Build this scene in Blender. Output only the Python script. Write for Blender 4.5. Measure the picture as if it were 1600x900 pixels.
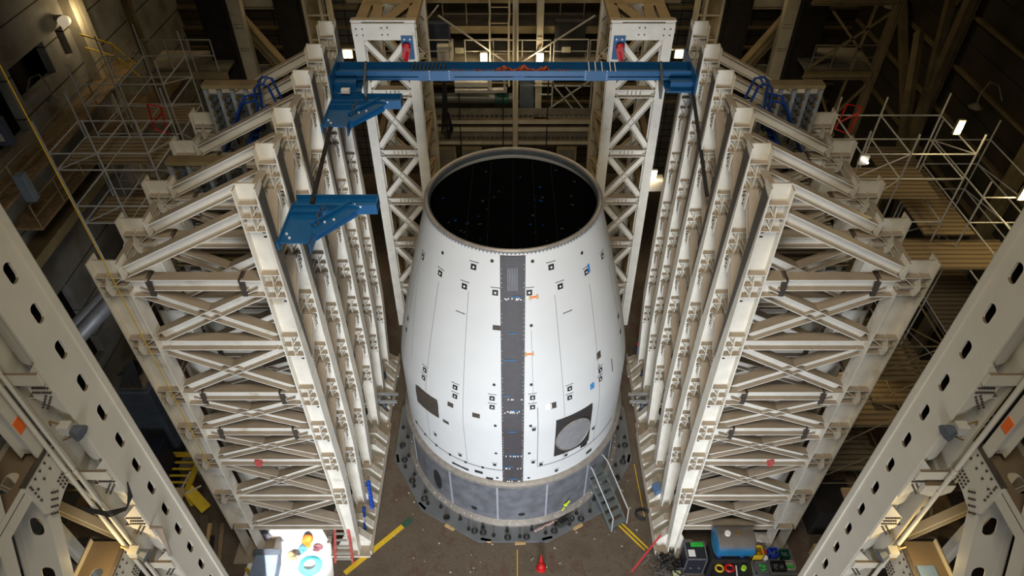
import bpy, math, random
from mathutils import Vector, Matrix
from mathutils.geometry import tessellate_polygon
random.seed(7)
sc = bpy.context.scene
for o in list(bpy.data.objects): bpy.data.objects.remove(o)
COL = sc.collection
PI = math.pi
R = math.radians

# ------------------------------------------------------------ camera, light
cam = bpy.data.cameras.new('camera'); co = bpy.data.objects.new('camera', cam); COL.objects.link(co)
cam.sensor_width = 36; cam.lens = 36*1088/1600; cam.shift_x = -2/1600; cam.clip_end = 300
co.location = (0, -17.65, 24.92); co.rotation_euler = (R(90-42.85), 0, 0)
sc.camera = co
sc.view_settings.view_transform = 'Standard'; sc.view_settings.look = 'None'
sc.view_settings.gamma = 1; sc.view_settings.use_curve_mapping = False
sc.view_settings.exposure = 0.0
w = bpy.data.worlds.new('world'); sc.world = w; w.use_nodes = True
w.node_tree.nodes['Background'].inputs[0].default_value = (0.62, 0.55, 0.42, 1)
w.node_tree.nodes['Background'].inputs[1].default_value = 0.03

def area(name, loc, target, size, energy, color, spread=180, sy=None):
    l = bpy.data.lights.new(name, 'AREA'); l.energy = energy; l.color = color
    l.size = size; l.spread = R(spread)
    if sy: l.shape = 'RECTANGLE'; l.size_y = sy
    o = bpy.data.objects.new(name, l); COL.objects.link(o); o.location = loc
    o.rotation_euler = (Vector(target)-Vector(loc)).to_track_quat('-Z', 'Y').to_euler()
    return o
def point(name, loc, energy, color, r=0.08):
    l = bpy.data.lights.new(name, 'POINT'); l.energy = energy; l.color = color; l.shadow_soft_size = r
    o = bpy.data.objects.new(name, l); COL.objects.link(o); o.location = loc; return o
# daylight through the tall hall door in front of the stand, and the high-bay rows above it
area('daylight_door', (0, -27, 7.5), (0, 0, 4.5), 6.5, 1450, (0.86, 0.92, 1.0), 75, 9)
area('high_bay_row', (0, -15, 31), (0, -3, 3), 5, 900, (1.0, 0.90, 0.72), 85, 8)
area('rear_fill', (0, 15, 29), (0, 11, 8), 16, 700, (1.0, 0.76, 0.42), 120, 4)  # unseen warm area light added to brighten the rear of the hall
area('sun_shaft', (-3.6, -19.5, 13), (-8.2, -5.25, 0), 2.3, 62, (1.0, 0.97, 0.92), 2.0, 1.4)

# ------------------------------------------------------------ materials
MATS = {}
def mat(name, color, rough=0.6, metal=0.0, var=0.12, scale=3.0, dust=None, rust=None, emit=None, strength=0, spec=0.5, bump=0.0):
    if name in MATS: return MATS[name]
    m = bpy.data.materials.new(name); m.use_nodes = True; nt = m.node_tree; N = nt.nodes; L = nt.links
    b = N['Principled BSDF']; b.inputs['Roughness'].default_value = rough; b.inputs['Metallic'].default_value = metal
    b.inputs['Specular IOR Level'].default_value = spec
    tc = N.new('ShaderNodeTexCoord'); no = N.new('ShaderNodeTexNoise'); no.inputs['Scale'].default_value = scale
    no.inputs['Detail'].default_value = 5; L.new(tc.outputs['Object'], no.inputs['Vector'])
    mr = N.new('ShaderNodeMapRange'); L.new(no.outputs['Fac'], mr.inputs['Value'])
    mr.inputs['From Min'].default_value = 0.3; mr.inputs['From Max'].default_value = 0.7
    mr.inputs['To Min'].default_value = 1-var; mr.inputs['To Max'].default_value = 1+var*0.6
    mx = N.new('ShaderNodeMix'); mx.data_type = 'RGBA'; mx.blend_type = 'MULTIPLY'; mx.inputs[0].default_value = 1
    mx.inputs[6].default_value = (*color, 1); L.new(mr.outputs[0], mx.inputs[7])
    out = mx.outputs[2]
    if rust:
        n2 = N.new('ShaderNodeTexNoise'); n2.inputs['Scale'].default_value = 1.3; n2.inputs['Detail'].default_value = 7
        L.new(tc.outputs['Object'], n2.inputs['Vector'])
        r2 = N.new('ShaderNodeMapRange'); L.new(n2.outputs['Fac'], r2.inputs['Value'])
        r2.inputs['From Min'].default_value = 0.60; r2.inputs['From Max'].default_value = 0.72
        r2.inputs['To Min'].default_value = 0; r2.inputs['To Max'].default_value = 0.55
        m2 = N.new('ShaderNodeMix'); m2.data_type = 'RGBA'; L.new(r2.outputs[0], m2.inputs[0])
        L.new(out, m2.inputs[6]); m2.inputs[7].default_value = (*rust, 1); out = m2.outputs[2]
    if dust:   # a film of settled brown dust on upward faces
        g = N.new('ShaderNodeNewGeometry'); sp = N.new('ShaderNodeSeparateXYZ'); L.new(g.outputs['Normal'], sp.inputs[0])
        r3 = N.new('ShaderNodeMapRange'); L.new(sp.outputs[2], r3.inputs['Value'])
        r3.inputs['From Min'].default_value = 0.35; r3.inputs['From Max'].default_value = 0.7
        r3.inputs['To Max'].default_value = 0.93
        m3 = N.new('ShaderNodeMix'); m3.data_type = 'RGBA'; L.new(r3.outputs[0], m3.inputs[0])
        L.new(out, m3.inputs[6]); m4 = N.new('ShaderNodeMix'); m4.data_type = 'RGBA'; m4.blend_type = 'MULTIPLY'
        m4.inputs[0].default_value = 1; m4.inputs[6].default_value = (*dust, 1); L.new(mr.outputs[0], m4.inputs[7])
        L.new(m4.outputs[2], m3.inputs[7]); out = m3.outputs[2]
    L.new(out, b.inputs['Base Color'])
    if bump:
        bp = N.new('ShaderNodeBump'); bp.inputs['Strength'].default_value = bump; bp.inputs['Distance'].default_value = 0.02
        L.new(no.outputs['Fac'], bp.inputs['Height']); L.new(bp.outputs[0], b.inputs['Normal'])
    if emit:
        b.inputs['Emission Color'].default_value = (*emit, 1); b.inputs['Emission Strength'].default_value = strength
    MATS[name] = m; return m
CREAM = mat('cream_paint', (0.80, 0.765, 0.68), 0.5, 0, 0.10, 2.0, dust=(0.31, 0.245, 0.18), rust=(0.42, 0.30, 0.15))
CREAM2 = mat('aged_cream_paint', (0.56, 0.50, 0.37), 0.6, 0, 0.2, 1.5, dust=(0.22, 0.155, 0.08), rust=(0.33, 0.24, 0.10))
LEGM = mat('leg_cream_paint', (0.60, 0.56, 0.47), 0.5, 0, 0.06, 1.2, dust=(0.13, 0.085, 0.045))
WALLO = mat('dark_ochre_paint', (0.15, 0.115, 0.055), 0.75, 0, 0.3, 1.5)
FACE = mat('dark_flange_strip', (0.10, 0.088, 0.075), 0.6, 0, 0.15, 3)
OLDB = mat('old_ochre_paint', (0.30, 0.235, 0.12), 0.7, 0, 0.3, 1.5, dust=(0.17, 0.12, 0.06))
DARKB = mat('rusty_steel_and_shade', (0.016, 0.012, 0.009), 0.9, 0, 0.4, 2)  # also stands in for shade on rear columns and inside the legs
DIM = mat('grimy_grey_steel', (0.20, 0.175, 0.13), 0.7, 0, 0.3, 2)
BLUE = mat('royal_blue_paint', (0.005, 0.095, 0.26), 0.4, 0, 0.12, 3)
BLUE2 = mat('dark_blue_paint', (0.008, 0.05, 0.26), 0.45, 0, 0.2, 3)
WHITE = mat('white_insulation', (0.56, 0.565, 0.565), 0.55, 0, 0.04, 0.8)
STRIP = mat('raceway_grey', (0.05, 0.045, 0.049), 0.6, 0, 0.15, 6)
ALU = mat('brushed_aluminium', (0.34, 0.35, 0.39), 0.42, 0.75, 0.25, 2.5)
SKIRT = mat('mottled_aluminium_skin', (0.19, 0.197, 0.222), 0.45, 0.35, 0.35, 2.2)
SEAM = mat('pale_weld_seam', (0.42, 0.43, 0.47), 0.5, 0.3, 0.1, 4)
RING = mat('tan_metal_ring', (0.30, 0.275, 0.25), 0.5, 0.4, 0.2, 5)
BLACK = mat('black_rubber', (0.012, 0.012, 0.013), 0.6, 0, 0.2, 5)
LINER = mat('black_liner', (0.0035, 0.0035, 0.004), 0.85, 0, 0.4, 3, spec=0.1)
TEAL = mat('dark_teal_panel', (0.012, 0.035, 0.03), 0.5, 0, 0.3, 6)
BROWNP = mat('brown_patch', (0.055, 0.042, 0.032), 0.7, 0, 0.3, 9)
GREYP = mat('grey_plate', (0.17, 0.18, 0.195), 0.5, 0.3, 0.15, 1.5)
YEL = mat('yellow_paint', (0.72, 0.47, 0.02), 0.6, 0, 0.15, 4)
RED = mat('red_paint', (0.50, 0.006, 0.008), 0.5, 0, 0.15, 4)
LRED = mat('ladder_red', (0.50, 0.08, 0.07), 0.5, 0, 0.15, 4)
ORANGE = mat('orange_plastic', (0.85, 0.16, 0.02), 0.5, 0, 0.1, 4)
GREEN = mat('green_plastic', (0.03, 0.5, 0.05), 0.5, 0, 0.2, 4)
DGREEN = mat('dark_green_tape', (0.02, 0.09, 0.06), 0.6, 0, 0.2, 4)
SCAF = mat('galvanised_tube', (0.50, 0.51, 0.52), 0.5, 0.2, 0.15, 4)
WOOD = mat('weathered_planks', (0.27, 0.185, 0.10), 0.8, 0, 0.35, 5)
TAN = mat('tan_wood', (0.50, 0.33, 0.15), 0.7, 0, 0.2, 6)
PALE = mat('pale_grey_paint', (0.45, 0.43, 0.38), 0.6, 0, 0.15, 2)
GREYE = mat('grey_equipment', (0.10, 0.12, 0.15), 0.5, 0.2, 0.2, 3)
PAPER = mat('white_paper', (0.85, 0.85, 0.86), 0.6, 0, 0.05, 4)
CYAN = mat('cyan_hose', (0.10, 0.55, 0.62), 0.5, 0, 0.1, 5)
LBLUE = mat('light_blue_tape', (0.05, 0.22, 0.50), 0.6, 0, 0.2, 8)
STEELB = mat('blue_grey_pipe', (0.16, 0.20, 0.26), 0.4, 0.4, 0.2, 4)
BRASS = mat('brass_fittings', (0.30, 0.20, 0.08), 0.4, 0.6, 0.3, 9)
LAMPW = mat('warm_lamp_glow', (1, 1, 1), 0.5, emit=(1.0, 0.86, 0.55), strength=9)
LAMPC = mat('white_lamp_glow', (1, 1, 1), 0.5, emit=(1.0, 0.95, 0.85), strength=7)

def tex_mat(name, base, build, rough=0.8, metal=0, spec=0.4):
    m = bpy.data.materials.new(name); m.use_nodes = True; nt = m.node_tree
    b = nt.nodes['Principled BSDF']; b.inputs['Roughness'].default_value = rough; b.inputs['Metallic'].default_value = metal
    b.inputs['Specular IOR Level'].default_value = spec
    out = build(nt, nt.nodes, nt.links); nt.links.new(out, b.inputs['Base Color']); return m
def mapping(N, L, scale, rot=(0, 0, 0)):
    tc = N.new('ShaderNodeTexCoord'); mp = N.new('ShaderNodeMapping'); mp.inputs['Scale'].default_value = scale
    mp.inputs['Rotation'].default_value = rot; L.new(tc.outputs['Object'], mp.inputs[0]); return mp.outputs[0]
def ramp(N, L, fac, stops):
    r = N.new('ShaderNodeValToRGB'); e = r.color_ramp.elements
    while len(e) < len(stops): e.new(0.5)
    for i, (p, c) in enumerate(stops): e[i].position = p; e[i].color = (*c, 1)
    L.new(fac, r.inputs[0]); return r.outputs[0]
def floor_build(nt, N, L):
    v = mapping(N, L, (1, 1, 1)); n = N.new('ShaderNodeTexNoise'); n.inputs['Scale'].default_value = 0.9; n.inputs['Detail'].default_value = 8
    n.inputs['Roughness'].default_value = 0.65; L.new(v, n.inputs['Vector'])
    a = ramp(N, L, n.outputs['Fac'], [(0.33, (0.105, 0.078, 0.054)), (0.52, (0.135, 0.107, 0.078)), (0.60, (0.115, 0.07, 0.05)), (0.75, (0.16, 0.135, 0.105))])
    n2 = N.new('ShaderNodeTexNoise'); n2.inputs['Scale'].default_value = 14; n2.inputs['Detail'].default_value = 6; L.new(v, n2.inputs['Vector'])
    b = ramp(N, L, n2.outputs['Fac'], [(0.35, (0.80, 0.79, 0.78)), (0.62, (0.98, 0.97, 0.96)), (0.75, (1.2, 1.18, 1.15))])
    m = N.new('ShaderNodeMix'); m.data_type = 'RGBA'; m.blend_type = 'MULTIPLY'; m.inputs[0].default_value = 1
    L.new(a, m.inputs[6]); L.new(b, m.inputs[7]); return m.outputs[2]
FLOOR = tex_mat('stained_concrete_floor', 0, floor_build, 0.75)
def panel_build(sy, sz, c1, c2, mortar, rot):
    def f(nt, N, L):
        v = mapping(N, L, (1, 1, 1), rot); br = N.new('ShaderNodeTexBrick'); br.inputs['Scale'].default_value = 1
        br.inputs['Brick Width'].default_value = sy; br.inputs['Row Height'].default_value = sz; br.offset = 0.0
        br.inputs['Mortar Size'].default_value = 0.03; br.inputs['Color1'].default_value = (*c1, 1)
        br.inputs['Color2'].default_value = (*c2, 1); br.inputs['Mortar'].default_value = (*mortar, 1); L.new(v, br.inputs['Vector'])
        n = N.new('ShaderNodeTexNoise'); n.inputs['Scale'].default_value = 0.8; n.inputs['Detail'].default_value = 7; L.new(v, n.inputs['Vector'])
        b = ramp(N, L, n.outputs['Fac'], [(0.3, (0.55, 0.5, 0.42)), (0.6, (1, 1, 1))])
        m = N.new('ShaderNodeMix'); m.data_type = 'RGBA'; m.blend_type = 'MULTIPLY'; m.inputs[0].default_value = 1
        L.new(br.outputs[0], m.inputs[6]); L.new(b, m.inputs[7]); return m.outputs[2]
    return f
WALLL = tex_mat('concrete_wall_panels', 0, panel_build(1.5, 3.2, (0.34, 0.33, 0.30), (0.27, 0.27, 0.26), (0.05, 0.045, 0.03), (R(90), 0, R(90))), 0.9)
WALLR = tex_mat('dark_ribbed_cladding', 0, panel_build(1.0, 6.0, (0.045, 0.036, 0.018), (0.035, 0.028, 0.015), (0.012, 0.01, 0.006), (R(90), 0, R(90))), 0.8)
WALLB = tex_mat('rear_cladding', 0, panel_build(1.3, 0.45, (0.13, 0.11, 0.075), (0.10, 0.085, 0.055), (0.02, 0.016, 0.01), (R(90), 0, 0)), 0.85)
def grate_build(nt, N, L):
    v = mapping(N, L, (1, 1, 1)); wv = N.new('ShaderNodeTexWave'); wv.bands_direction = 'Y'; wv.inputs['Scale'].default_value = 2.2
    wv.inputs['Distortion'].default_value = 0.3; L.new(v, wv.inputs['Vector'])
    return ramp(N, L, wv.outputs['Fac'], [(0.25, (0.06, 0.05, 0.035)), (0.5, (0.27, 0.22, 0.165)), (0.9, (0.36, 0.30, 0.23))])
GRATE = tex_mat('ribbed_steel_decking', 0, grate_build, 0.7)
def plank_build(nt, N, L):
    v = mapping(N, L, (1, 1, 1)); wv = N.new('ShaderNodeTexWave'); wv.bands_direction = 'Y'; wv.inputs['Scale'].default_value = 1.4
    wv.inputs['Distortion'].default_value = 0.6; L.new(v, wv.inputs['Vector'])
    return ramp(N, L, wv.outputs['Fac'], [(0.04, (0.09, 0.065, 0.035)), (0.12, (0.22, 0.165, 0.10)), (0.95, (0.28, 0.215, 0.135))])
PLANK = tex_mat('scaffold_boards', 0, plank_build, 0.85)

# ------------------------------------------------------------ geometry helpers
def V(*a): return Vector(a)
class MB:
    def __init__(s): s.v = []; s.f = []; s.smooth = []
    def add(s, vs, fs, sm=False):
        b = len(s.v); s.v += [tuple(q) for q in vs]
        for f in fs: s.f.append(tuple(b+i for i in f)); s.smooth.append(sm)
        return s
    def box(s, x0, x1, y0, y1, z0, z1):
        if x0 > x1: x0, x1 = x1, x0
        vs = [(x0,y0,z0),(x1,y0,z0),(x1,y1,z0),(x0,y1,z0),(x0,y0,z1),(x1,y0,z1),(x1,y1,z1),(x0,y1,z1)]
        return s.add(vs, [(0,3,2,1),(4,5,6,7),(0,1,5,4),(1,2,6,5),(2,3,7,6),(3,0,4,7)])
    def obox(s, c, ax, ay, az, hx, hy, hz):
        c = Vector(c); ax, ay, az = Vector(ax).normalized(), Vector(ay).normalized(), Vector(az).normalized()
        vs = [c+ax*hx*i+ay*hy*j+az*hz*k for k in (-1,1) for (i,j) in ((-1,-1),(1,-1),(1,1),(-1,1))]
        return s.add(vs, [(0,3,2,1),(4,5,6,7),(0,1,5,4),(1,2,6,5),(2,3,7,6),(3,0,4,7)])
    def bar(s, p0, p1, w, h, side=(0,1,0)):
        p0, p1 = Vector(p0), Vector(p1); a = (p1-p0); n = Vector(side); n = (n-a*(n.dot(a)/a.length_squared)).normalized()
        d = a.cross(n).normalized()
        return s.obox((p0+p1)/2, a, n, d, a.length/2, w/2, h/2)
    def ibeam(s, p0, p1, depth, width, n=(0,1,0), tf=0.03, tw=0.025):
        p0, p1 = Vector(p0), Vector(p1); a = p1-p0; n = Vector(n); n = (n-a*(n.dot(a)/a.length_squared)).normalized()
        d = a.cross(n).normalized(); c = (p0+p1)/2; hl = a.length/2
        s.obox(c+d*(depth/2-tf/2), a, n, d, hl, width/2, tf/2)
        s.obox(c-d*(depth/2-tf/2), a, n, d, hl, width/2, tf/2)
        return s.obox(c, a, n, d, hl, tw/2, depth/2-tf)
    def tube(s, pts, r, n=8, closed=False, cap=True):
        pts = [Vector(p) for p in pts]; m = len(pts); rings = []; prev = None
        for i, p in enumerate(pts):
            if closed: t = pts[(i+1) % m]-pts[i-1]
            else: t = pts[min(i+1, m-1)]-pts[max(i-1, 0)]
            t.normalize()
            if prev is None:
                u = t.orthogonal().normalized()
            else:
                u = prev-t*prev.dot(t); u = u.normalized() if u.length > 1e-6 else t.orthogonal().normalized()
            prev = u; v = t.cross(u)
            rings.append([p+(u*math.cos(2*PI*k/n)+v*math.sin(2*PI*k/n))*r for k in range(n)])
        vs = [q for rg in rings for q in rg]; fs = []
        for i in range(m if closed else m-1):
            j = (i+1) % m
            for k in range(n): fs.append((i*n+k, i*n+(k+1) % n, j*n+(k+1) % n, j*n+k))
        s.add(vs, fs, True)
        if cap and not closed: s.add(rings[0]+rings[-1], [tuple(reversed(range(n))), tuple(range(n, 2*n))])
        return s
    def cyl(s, p0, p1, r0, r1=None, n=16):
        if r1 is None: r1 = r0
        p0, p1 = Vector(p0), Vector(p1); t = (p1-p0).normalized(); u = t.orthogonal().normalized(); v = t.cross(u)
        a = [p0+(u*math.cos(2*PI*k/n)+v*math.sin(2*PI*k/n))*r0 for k in range(n)]
        b = [p1+(u*math.cos(2*PI*k/n)+v*math.sin(2*PI*k/n))*r1 for k in range(n)]
        s.add(a+b, [(k, (k+1) % n, n+(k+1) % n, n+k) for k in range(n)], True)
        return s.add(a+b, [tuple(reversed(range(n))), tuple(range(n, 2*n))])
    def prism(s, loop, off, holes=()):
        """polygon (with holes) of 3-D points, extruded by the vector off"""
        off = Vector(off); loops = [[Vector(p) for p in loop]]+[[Vector(p) for p in h] for h in holes]
        allp = [p for l in loops for p in l]; n = len(allp)
        tris = tessellate_polygon(loops)
        s.add(allp+[p+off for p in allp], [tuple(t) for t in tris]+[tuple(n+i for i in reversed(t)) for t in tris])
        b = 0; fs = []
        for l in loops:
            k = len(l)
            for i in range(k): j = (i+1) % k; fs.append((b+i, b+j, n+b+j, n+b+i))
            b += k
        return s.add(allp+[p+off for p in allp], fs)
    def lathe(s, prof, n=96, a0=0, a1=2*PI, cx=0, cy=0):
        full = abs(a1-a0-2*PI) < 1e-6; m = n if full else n+1; vs = []
        for k in range(m):
            a = a0+(a1-a0)*k/n
            for r, z in prof: vs.append((cx+r*math.cos(a), cy+r*math.sin(a), z))
        q = len(prof); fs = []
        for k in range(n):
            k2 = (k+1) % m
            for i in range(q-1): fs.append((k*q+i, k2*q+i, k2*q+i+1, k*q+i+1))
        return s.add(vs, fs, True)
    def sphere(s, c, rx, ry=None, rz=None, n=12):
        ry = ry or rx; rz = rz or rx; vs = []; fs = []; m = n//2
        for i in range(m+1):
            t = PI*i/m
            for k in range(n): vs.append((c[0]+rx*math.sin(t)*math.cos(2*PI*k/n), c[1]+ry*math.sin(t)*math.sin(2*PI*k/n), c[2]+rz*math.cos(t)))
        for i in range(m):
            for k in range(n): fs.append((i*n+k, (i+1)*n+k, (i+1)*n+(k+1) % n, i*n+(k+1) % n))
        return s.add(vs, fs, True)
    def build(s, name, m, parent=None, kind=None, label=None, bevel=0):
        me = bpy.data.meshes.new(name); off = ORG.get(parent.name, V(0,0,0)) if parent else V(0,0,0)
        me.from_pydata([tuple(Vector(q)-off) for q in s.v], [], s.f)
        me.polygons.foreach_set('use_smooth', s.smooth)
        ms = m if isinstance(m, (list, tuple)) else [m]
        for q in ms: me.materials.append(q)
        me.validate(); me.update()
        # consistent outward normals
        import bmesh
        bm = bmesh.new(); bm.from_mesh(me); bmesh.ops.remove_doubles(bm, verts=bm.verts, dist=1e-5) if any(s.smooth) else None
        bmesh.ops.recalc_face_normals(bm, faces=bm.faces); bm.to_mesh(me); bm.free()
        if any(s.smooth):
            me.set_sharp_from_angle(angle=R(40))
        o = bpy.data.objects.new(name, me); COL.objects.link(o)
        if parent: o.parent = parent; ORG[o.name] = off
        if kind: o['kind'] = kind
        if label: o['label'] = label
        if bevel:
            b = o.modifiers.new('bevel', 'BEVEL'); b.width = bevel; b.segments = 2; b.limit_method = 'ANGLE'
        return o
ORG = {}
def thing(name, label, cat, loc=(0,0,0), group=None):
    o = bpy.data.objects.new(name, None); COL.objects.link(o); o.location = loc; o.empty_display_size = 0.3
    ORG[o.name] = Vector(loc); o['label'] = label; o['category'] = cat
    if group: o['group'] = group
    return o
def tag(o, label, cat, group=None):
    o['label'] = label; o['category'] = cat
    if group: o['group'] = group
    return o
def dup(root, loc, label, group=None):
    kids = {}
    for q in bpy.data.objects:
        if q.parent: kids.setdefault(q.parent, []).append(q)
    def rec(src, par):
        c = src.copy(); COL.objects.link(c)
        if par: c.parent = par
        for k in kids.get(src, []): rec(k, c)
        return c
    r = rec(root, None); r.location = loc; r['label'] = label
    if group: r['group'] = group
    return r
def rounded(fn, hw, hh, r, n=5):
    """rounded rectangle outline mapped by fn(u,v)"""
    out = []
    for cx, cy, a0 in ((hw-r, hh-r, 0), (-hw+r, hh-r, 90), (-hw+r, -hh+r, 180), (hw-r, -hh+r, 270)):
        for k in range(n+1):
            a = R(a0+90*k/n); out.append(fn(cx+r*math.cos(a), cy+r*math.sin(a)))
    return out

# ------------------------------------------------------------ the setting
MB().box(-30, 30, -30, 40, -0.3, 0).build('floor', FLOOR, kind='structure')
def wall_open(x, s, holes):
    loop = [V(x,-30,0), V(x,20,0), V(x,20,34), V(x,-30,34)]
    hs = [[V(x,a,c), V(x,b,c), V(x,b,d), V(x,a,d)] for a,b,c,d in holes]
    return MB().prism(loop, (s*0.35,0,0), hs)
wall_open(-18, -1, [(5.8, 8.25, 12.5, 13.75), (9.25, 9.75, 12.6, 13.75), (3.3, 5.4, 11.6, 13.75), (-1, 3, 2, 6)]).build('wall_left', WALLL, kind='structure')
MB().box(-19.9, -19.8, -2, 11, 1.5, 15).build('trim_1', DARKB, kind='structure')
wall_open(18.5, 1, []).build('wall_right', WALLR, kind='structure')
MB().box(-30, 30, 20, 20.4, 0, 34).build('wall_back', WALLB, kind='structure')
MB().box(-30, 30, -30, 40, 34, 34.4).build('ceiling', DARKB, kind='structure')
m = MB(); m.box(-18, -17.2, -6, 18, 8.35, 8.55)
m.box(-17.25, -17.15, -6, 18, 8.25, 8.65); m.build('trim_2', OLDB, kind='structure')
m = MB(); m.tube([(-17.9, -6, 8.0), (-17.9, 18, 8.0)], 0.06); m.tube([(-17.9, -6, 7.75), (-17.9, 18, 7.75)], 0.05)
tag(m.build('wall_conduit', DARKB), 'dark twin conduit running along the left concrete wall', 'pipe')
m = MB()
for y in (10.2, 10.75): m.box(-18, -17.55, y, y+0.35, 0, 17)
tag(m.build('wall_pilaster', CREAM2), 'cream steel pilaster on left concrete wall beside the wall lamp', 'column')

# ------------------------------------------------------------ the white rocket section
def prof(z):
    Rr, rt, z0, ht = 4.13, 2.68, 6.0, 12.43
    return Rr if z <= z0 else Rr-(Rr-rt)*((z-z0)/(ht-z0))**1.2
def sp(th, z, off=0.0):
    a = R(th); r = prof(z)+off; return V(r*math.sin(a), -r*math.cos(a), z)
def patch(m, loop, off=0.012, thick=0.02, seg=1):
    """thin plate lying on the curved skin; loop of (theta,z)"""
    c = (sum(p[0] for p in loop)/len(loop), sum(p[1] for p in loop)/len(loop)); n = len(loop)
    if seg > 1:
        l2 = []
        for i in range(n):
            a, b = loop[i], loop[(i+1) % n]
            for k in range(seg): l2.append((a[0]+(b[0]-a[0])*k/seg, a[1]+(b[1]-a[1])*k/seg))
        loop = l2; n = len(loop)
    rings = 5 if seg > 1 else 1
    vs = []; fs = []
    for q in range(1, rings+1):
        for p in loop: vs.append(sp(c[0]+(p[0]-c[0])*q/rings, c[1]+(p[1]-c[1])*q/rings, off+thick))
    for p in loop: vs.append(sp(p[0], p[1], -0.03))
    vs.append(sp(c[0], c[1], off+thick)); ce = len(vs)-1
    for i in range(n): fs.append((ce, i, (i+1) % n))
    for q in range(rings):
        for i in range(n): fs.append((q*n+i, (q+1)*n+i, (q+1)*n+(i+1) % n, q*n+(i+1) % n))
    m.add(vs, fs)
rk = thing('rocket_adapter', 'huge white ogive rocket section standing open-topped on its grey ring', 'rocket section', (0,0,0))
zs = [2.95+i*(12.43-2.95)/48 for i in range(49)]
m = MB(); m.lathe([(prof(z), z) for z in zs]+[(2.62, 12.43), (2.60, 12.2)]+[(prof(z)-0.08, z) for z in reversed(zs[:-2])]+[(4.13, 2.95)], 160)
shell = m.build('shell', WHITE, rk)
m = MB(); m.lathe([(prof(z)-0.10, z) for z in reversed(zs)]+[(4.0, 2.9), (4.0, 0.3), (0.01, 0.3)], 128); m.build('interior_liner', LINER, rk)
m = MB(); m.lathe([(2.61,12.40),(2.71,12.38),(2.74,12.42),(2.74,12.46),(2.70,12.50),(2.66,12.50),(2.62,12.47),(2.61,12.40)], 160)
rim = m.build('top_rim', RING, rk)
m = MB()
for k in range(150):
    a = 2*PI*k/150; m.cyl((2.72*math.cos(a), 2.72*math.sin(a), 12.36), (2.745*math.cos(a), 2.745*math.sin(a), 12.42), 0.022, n=6)
m.build('rim_bolts', ALU, rim, kind='stuff')
m = MB(); m.lathe([(2.57,12.30),(2.59,12.30),(2.60,12.42),(2.58,12.44),(2.57,12.30)], 120)
m.build('inner_lip', GREYE, rim)
# interior panels and tags visible on the far inside wall
m = MB(); mt = MB()
for k in range(34):
    th = random.choice([150, 160, 168, 178, 190, 200, 212, 222, 135, 232])+random.uniform(-3, 3); z = random.uniform(7.6, 11.9)
    r = prof(z)-0.12; a = R(th); c = V(r*math.sin(a), -r*math.cos(a), z)
    rad = V(math.sin(a), -math.cos(a), 0); tan = V(math.cos(a), math.sin(a), 0)
    m = MB(); m.obox(c, tan, rad, (0,0,1), random.uniform(0.015, 0.08), 0.015, random.uniform(0.012, 0.035))
    m.build(*(('inner_sensor_tag', mat('dim_tag', (0.04, 0.05, 0.055), 0.6)) if k % 3 else ('inner_tape_mark', BLUE2)), rk)
m = MB()
for th in (152, 166, 180, 196, 210):
    m.tube([V((prof(z)-0.12)*math.sin(R(th)), -(prof(z)-0.12)*math.cos(R(th)), z) for z in (5, 6, 7, 8, 9, 10, 11, 12)], 0.008, 5)
m.build('inner_cable', mat('dim_tag', (0.04, 0.05, 0.055), 0.6), rk)
# raceway strip down the front
def strip(x0, x1, z0, z1, off, th=0.05, n=60):
    m = MB(); zz = [z0+(z1-z0)*i/n for i in range(n+1)]; vs = []
    xs = [x0+(x1-x0)*i/4 for i in range(5)]
    for z in zz:
        r = prof(z)
        for x in xs: vs.append((x, -math.sqrt(r*r-x*x)-off, z))
        vs.append((x1, -math.sqrt(r*r-x1*x1)+0.05, z)); vs.append((x0, -math.sqrt(r*r-x0*x0)+0.05, z))
    q = 7; fs = []
    for i in range(n):
        for k in range(q): fs.append((i*q+k, i*q+(k+1) % q, (i+1)*q+(k+1) % q, (i+1)*q+k))
    fs += [tuple(range(q)), tuple(n*q+k for k in reversed(range(q)))]
    m.add(vs, fs, False); return m
rw = strip(-0.375, 0.345, 2.97, 12.30, 0.035).build('cable_raceway', STRIP, rk, label='dark grey raceway strip with white dots')
m = MB()
for x in (-0.335, 0.305):
    for i in range(64):
        z = 3.1+i*9.1/64; r = prof(z); y = -math.sqrt(r*r-x*x)-0.045
        if random.random() < 0.7: m.obox((x, y, z), (1,0,0), (0,1,0), (0,0,1), 0.007, 0.006, 0.009)
for z in (11.0, 10.97, 7.4, 6.9, 6.85, 4.6, 3.85, 3.05):
    for k in range(6):
        x = random.uniform(-0.28, 0.28); r = prof(z); m.obox((x, -math.sqrt(r*r-x*x)-0.045, z), (1,0,0), (0,1,0), (0,0,1), 0.018, 0.01, 0.022)
m.build('raceway_fastener', PAPER, rw, kind='stuff')
m = MB()
for z, a, b in ((11.06,-.08,.22), (8.9,-.3,.1), (9.85,-.18,.12), (6.95,-.1,.2), (7.55,-.3,-.1), (4.65,-.15,.2), (3.95,-.3,0), (3.2,-.15,.15), (6.0,-.2,.1)):
    r = prof(z); m.obox(((a+b)/2, -r-0.045, z), (1,0,0), (0,1,0), (0,0,1), (b-a)/2, 0.006, 0.012)
m.build('blue_tape', LBLUE, rw)
for x0 in (-0.12, 0.0):     # ribbed panel with rows of writing-like grooves near the strip's top
    pass
m = MB()
for i in range(7):
    x = -0.16+i*0.045; z0, z1 = 11.25, 11.95
    m.add([(x, -prof(z0)-0.042, z0), (x+0.012, -prof(z0)-0.042, z0), (x+0.012, -prof(z1)-0.042, z1), (x, -prof(z1)-0.042, z1)], [(0,1,2,3)])
m.build('raceway_grille', GREYP, rw)
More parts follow.
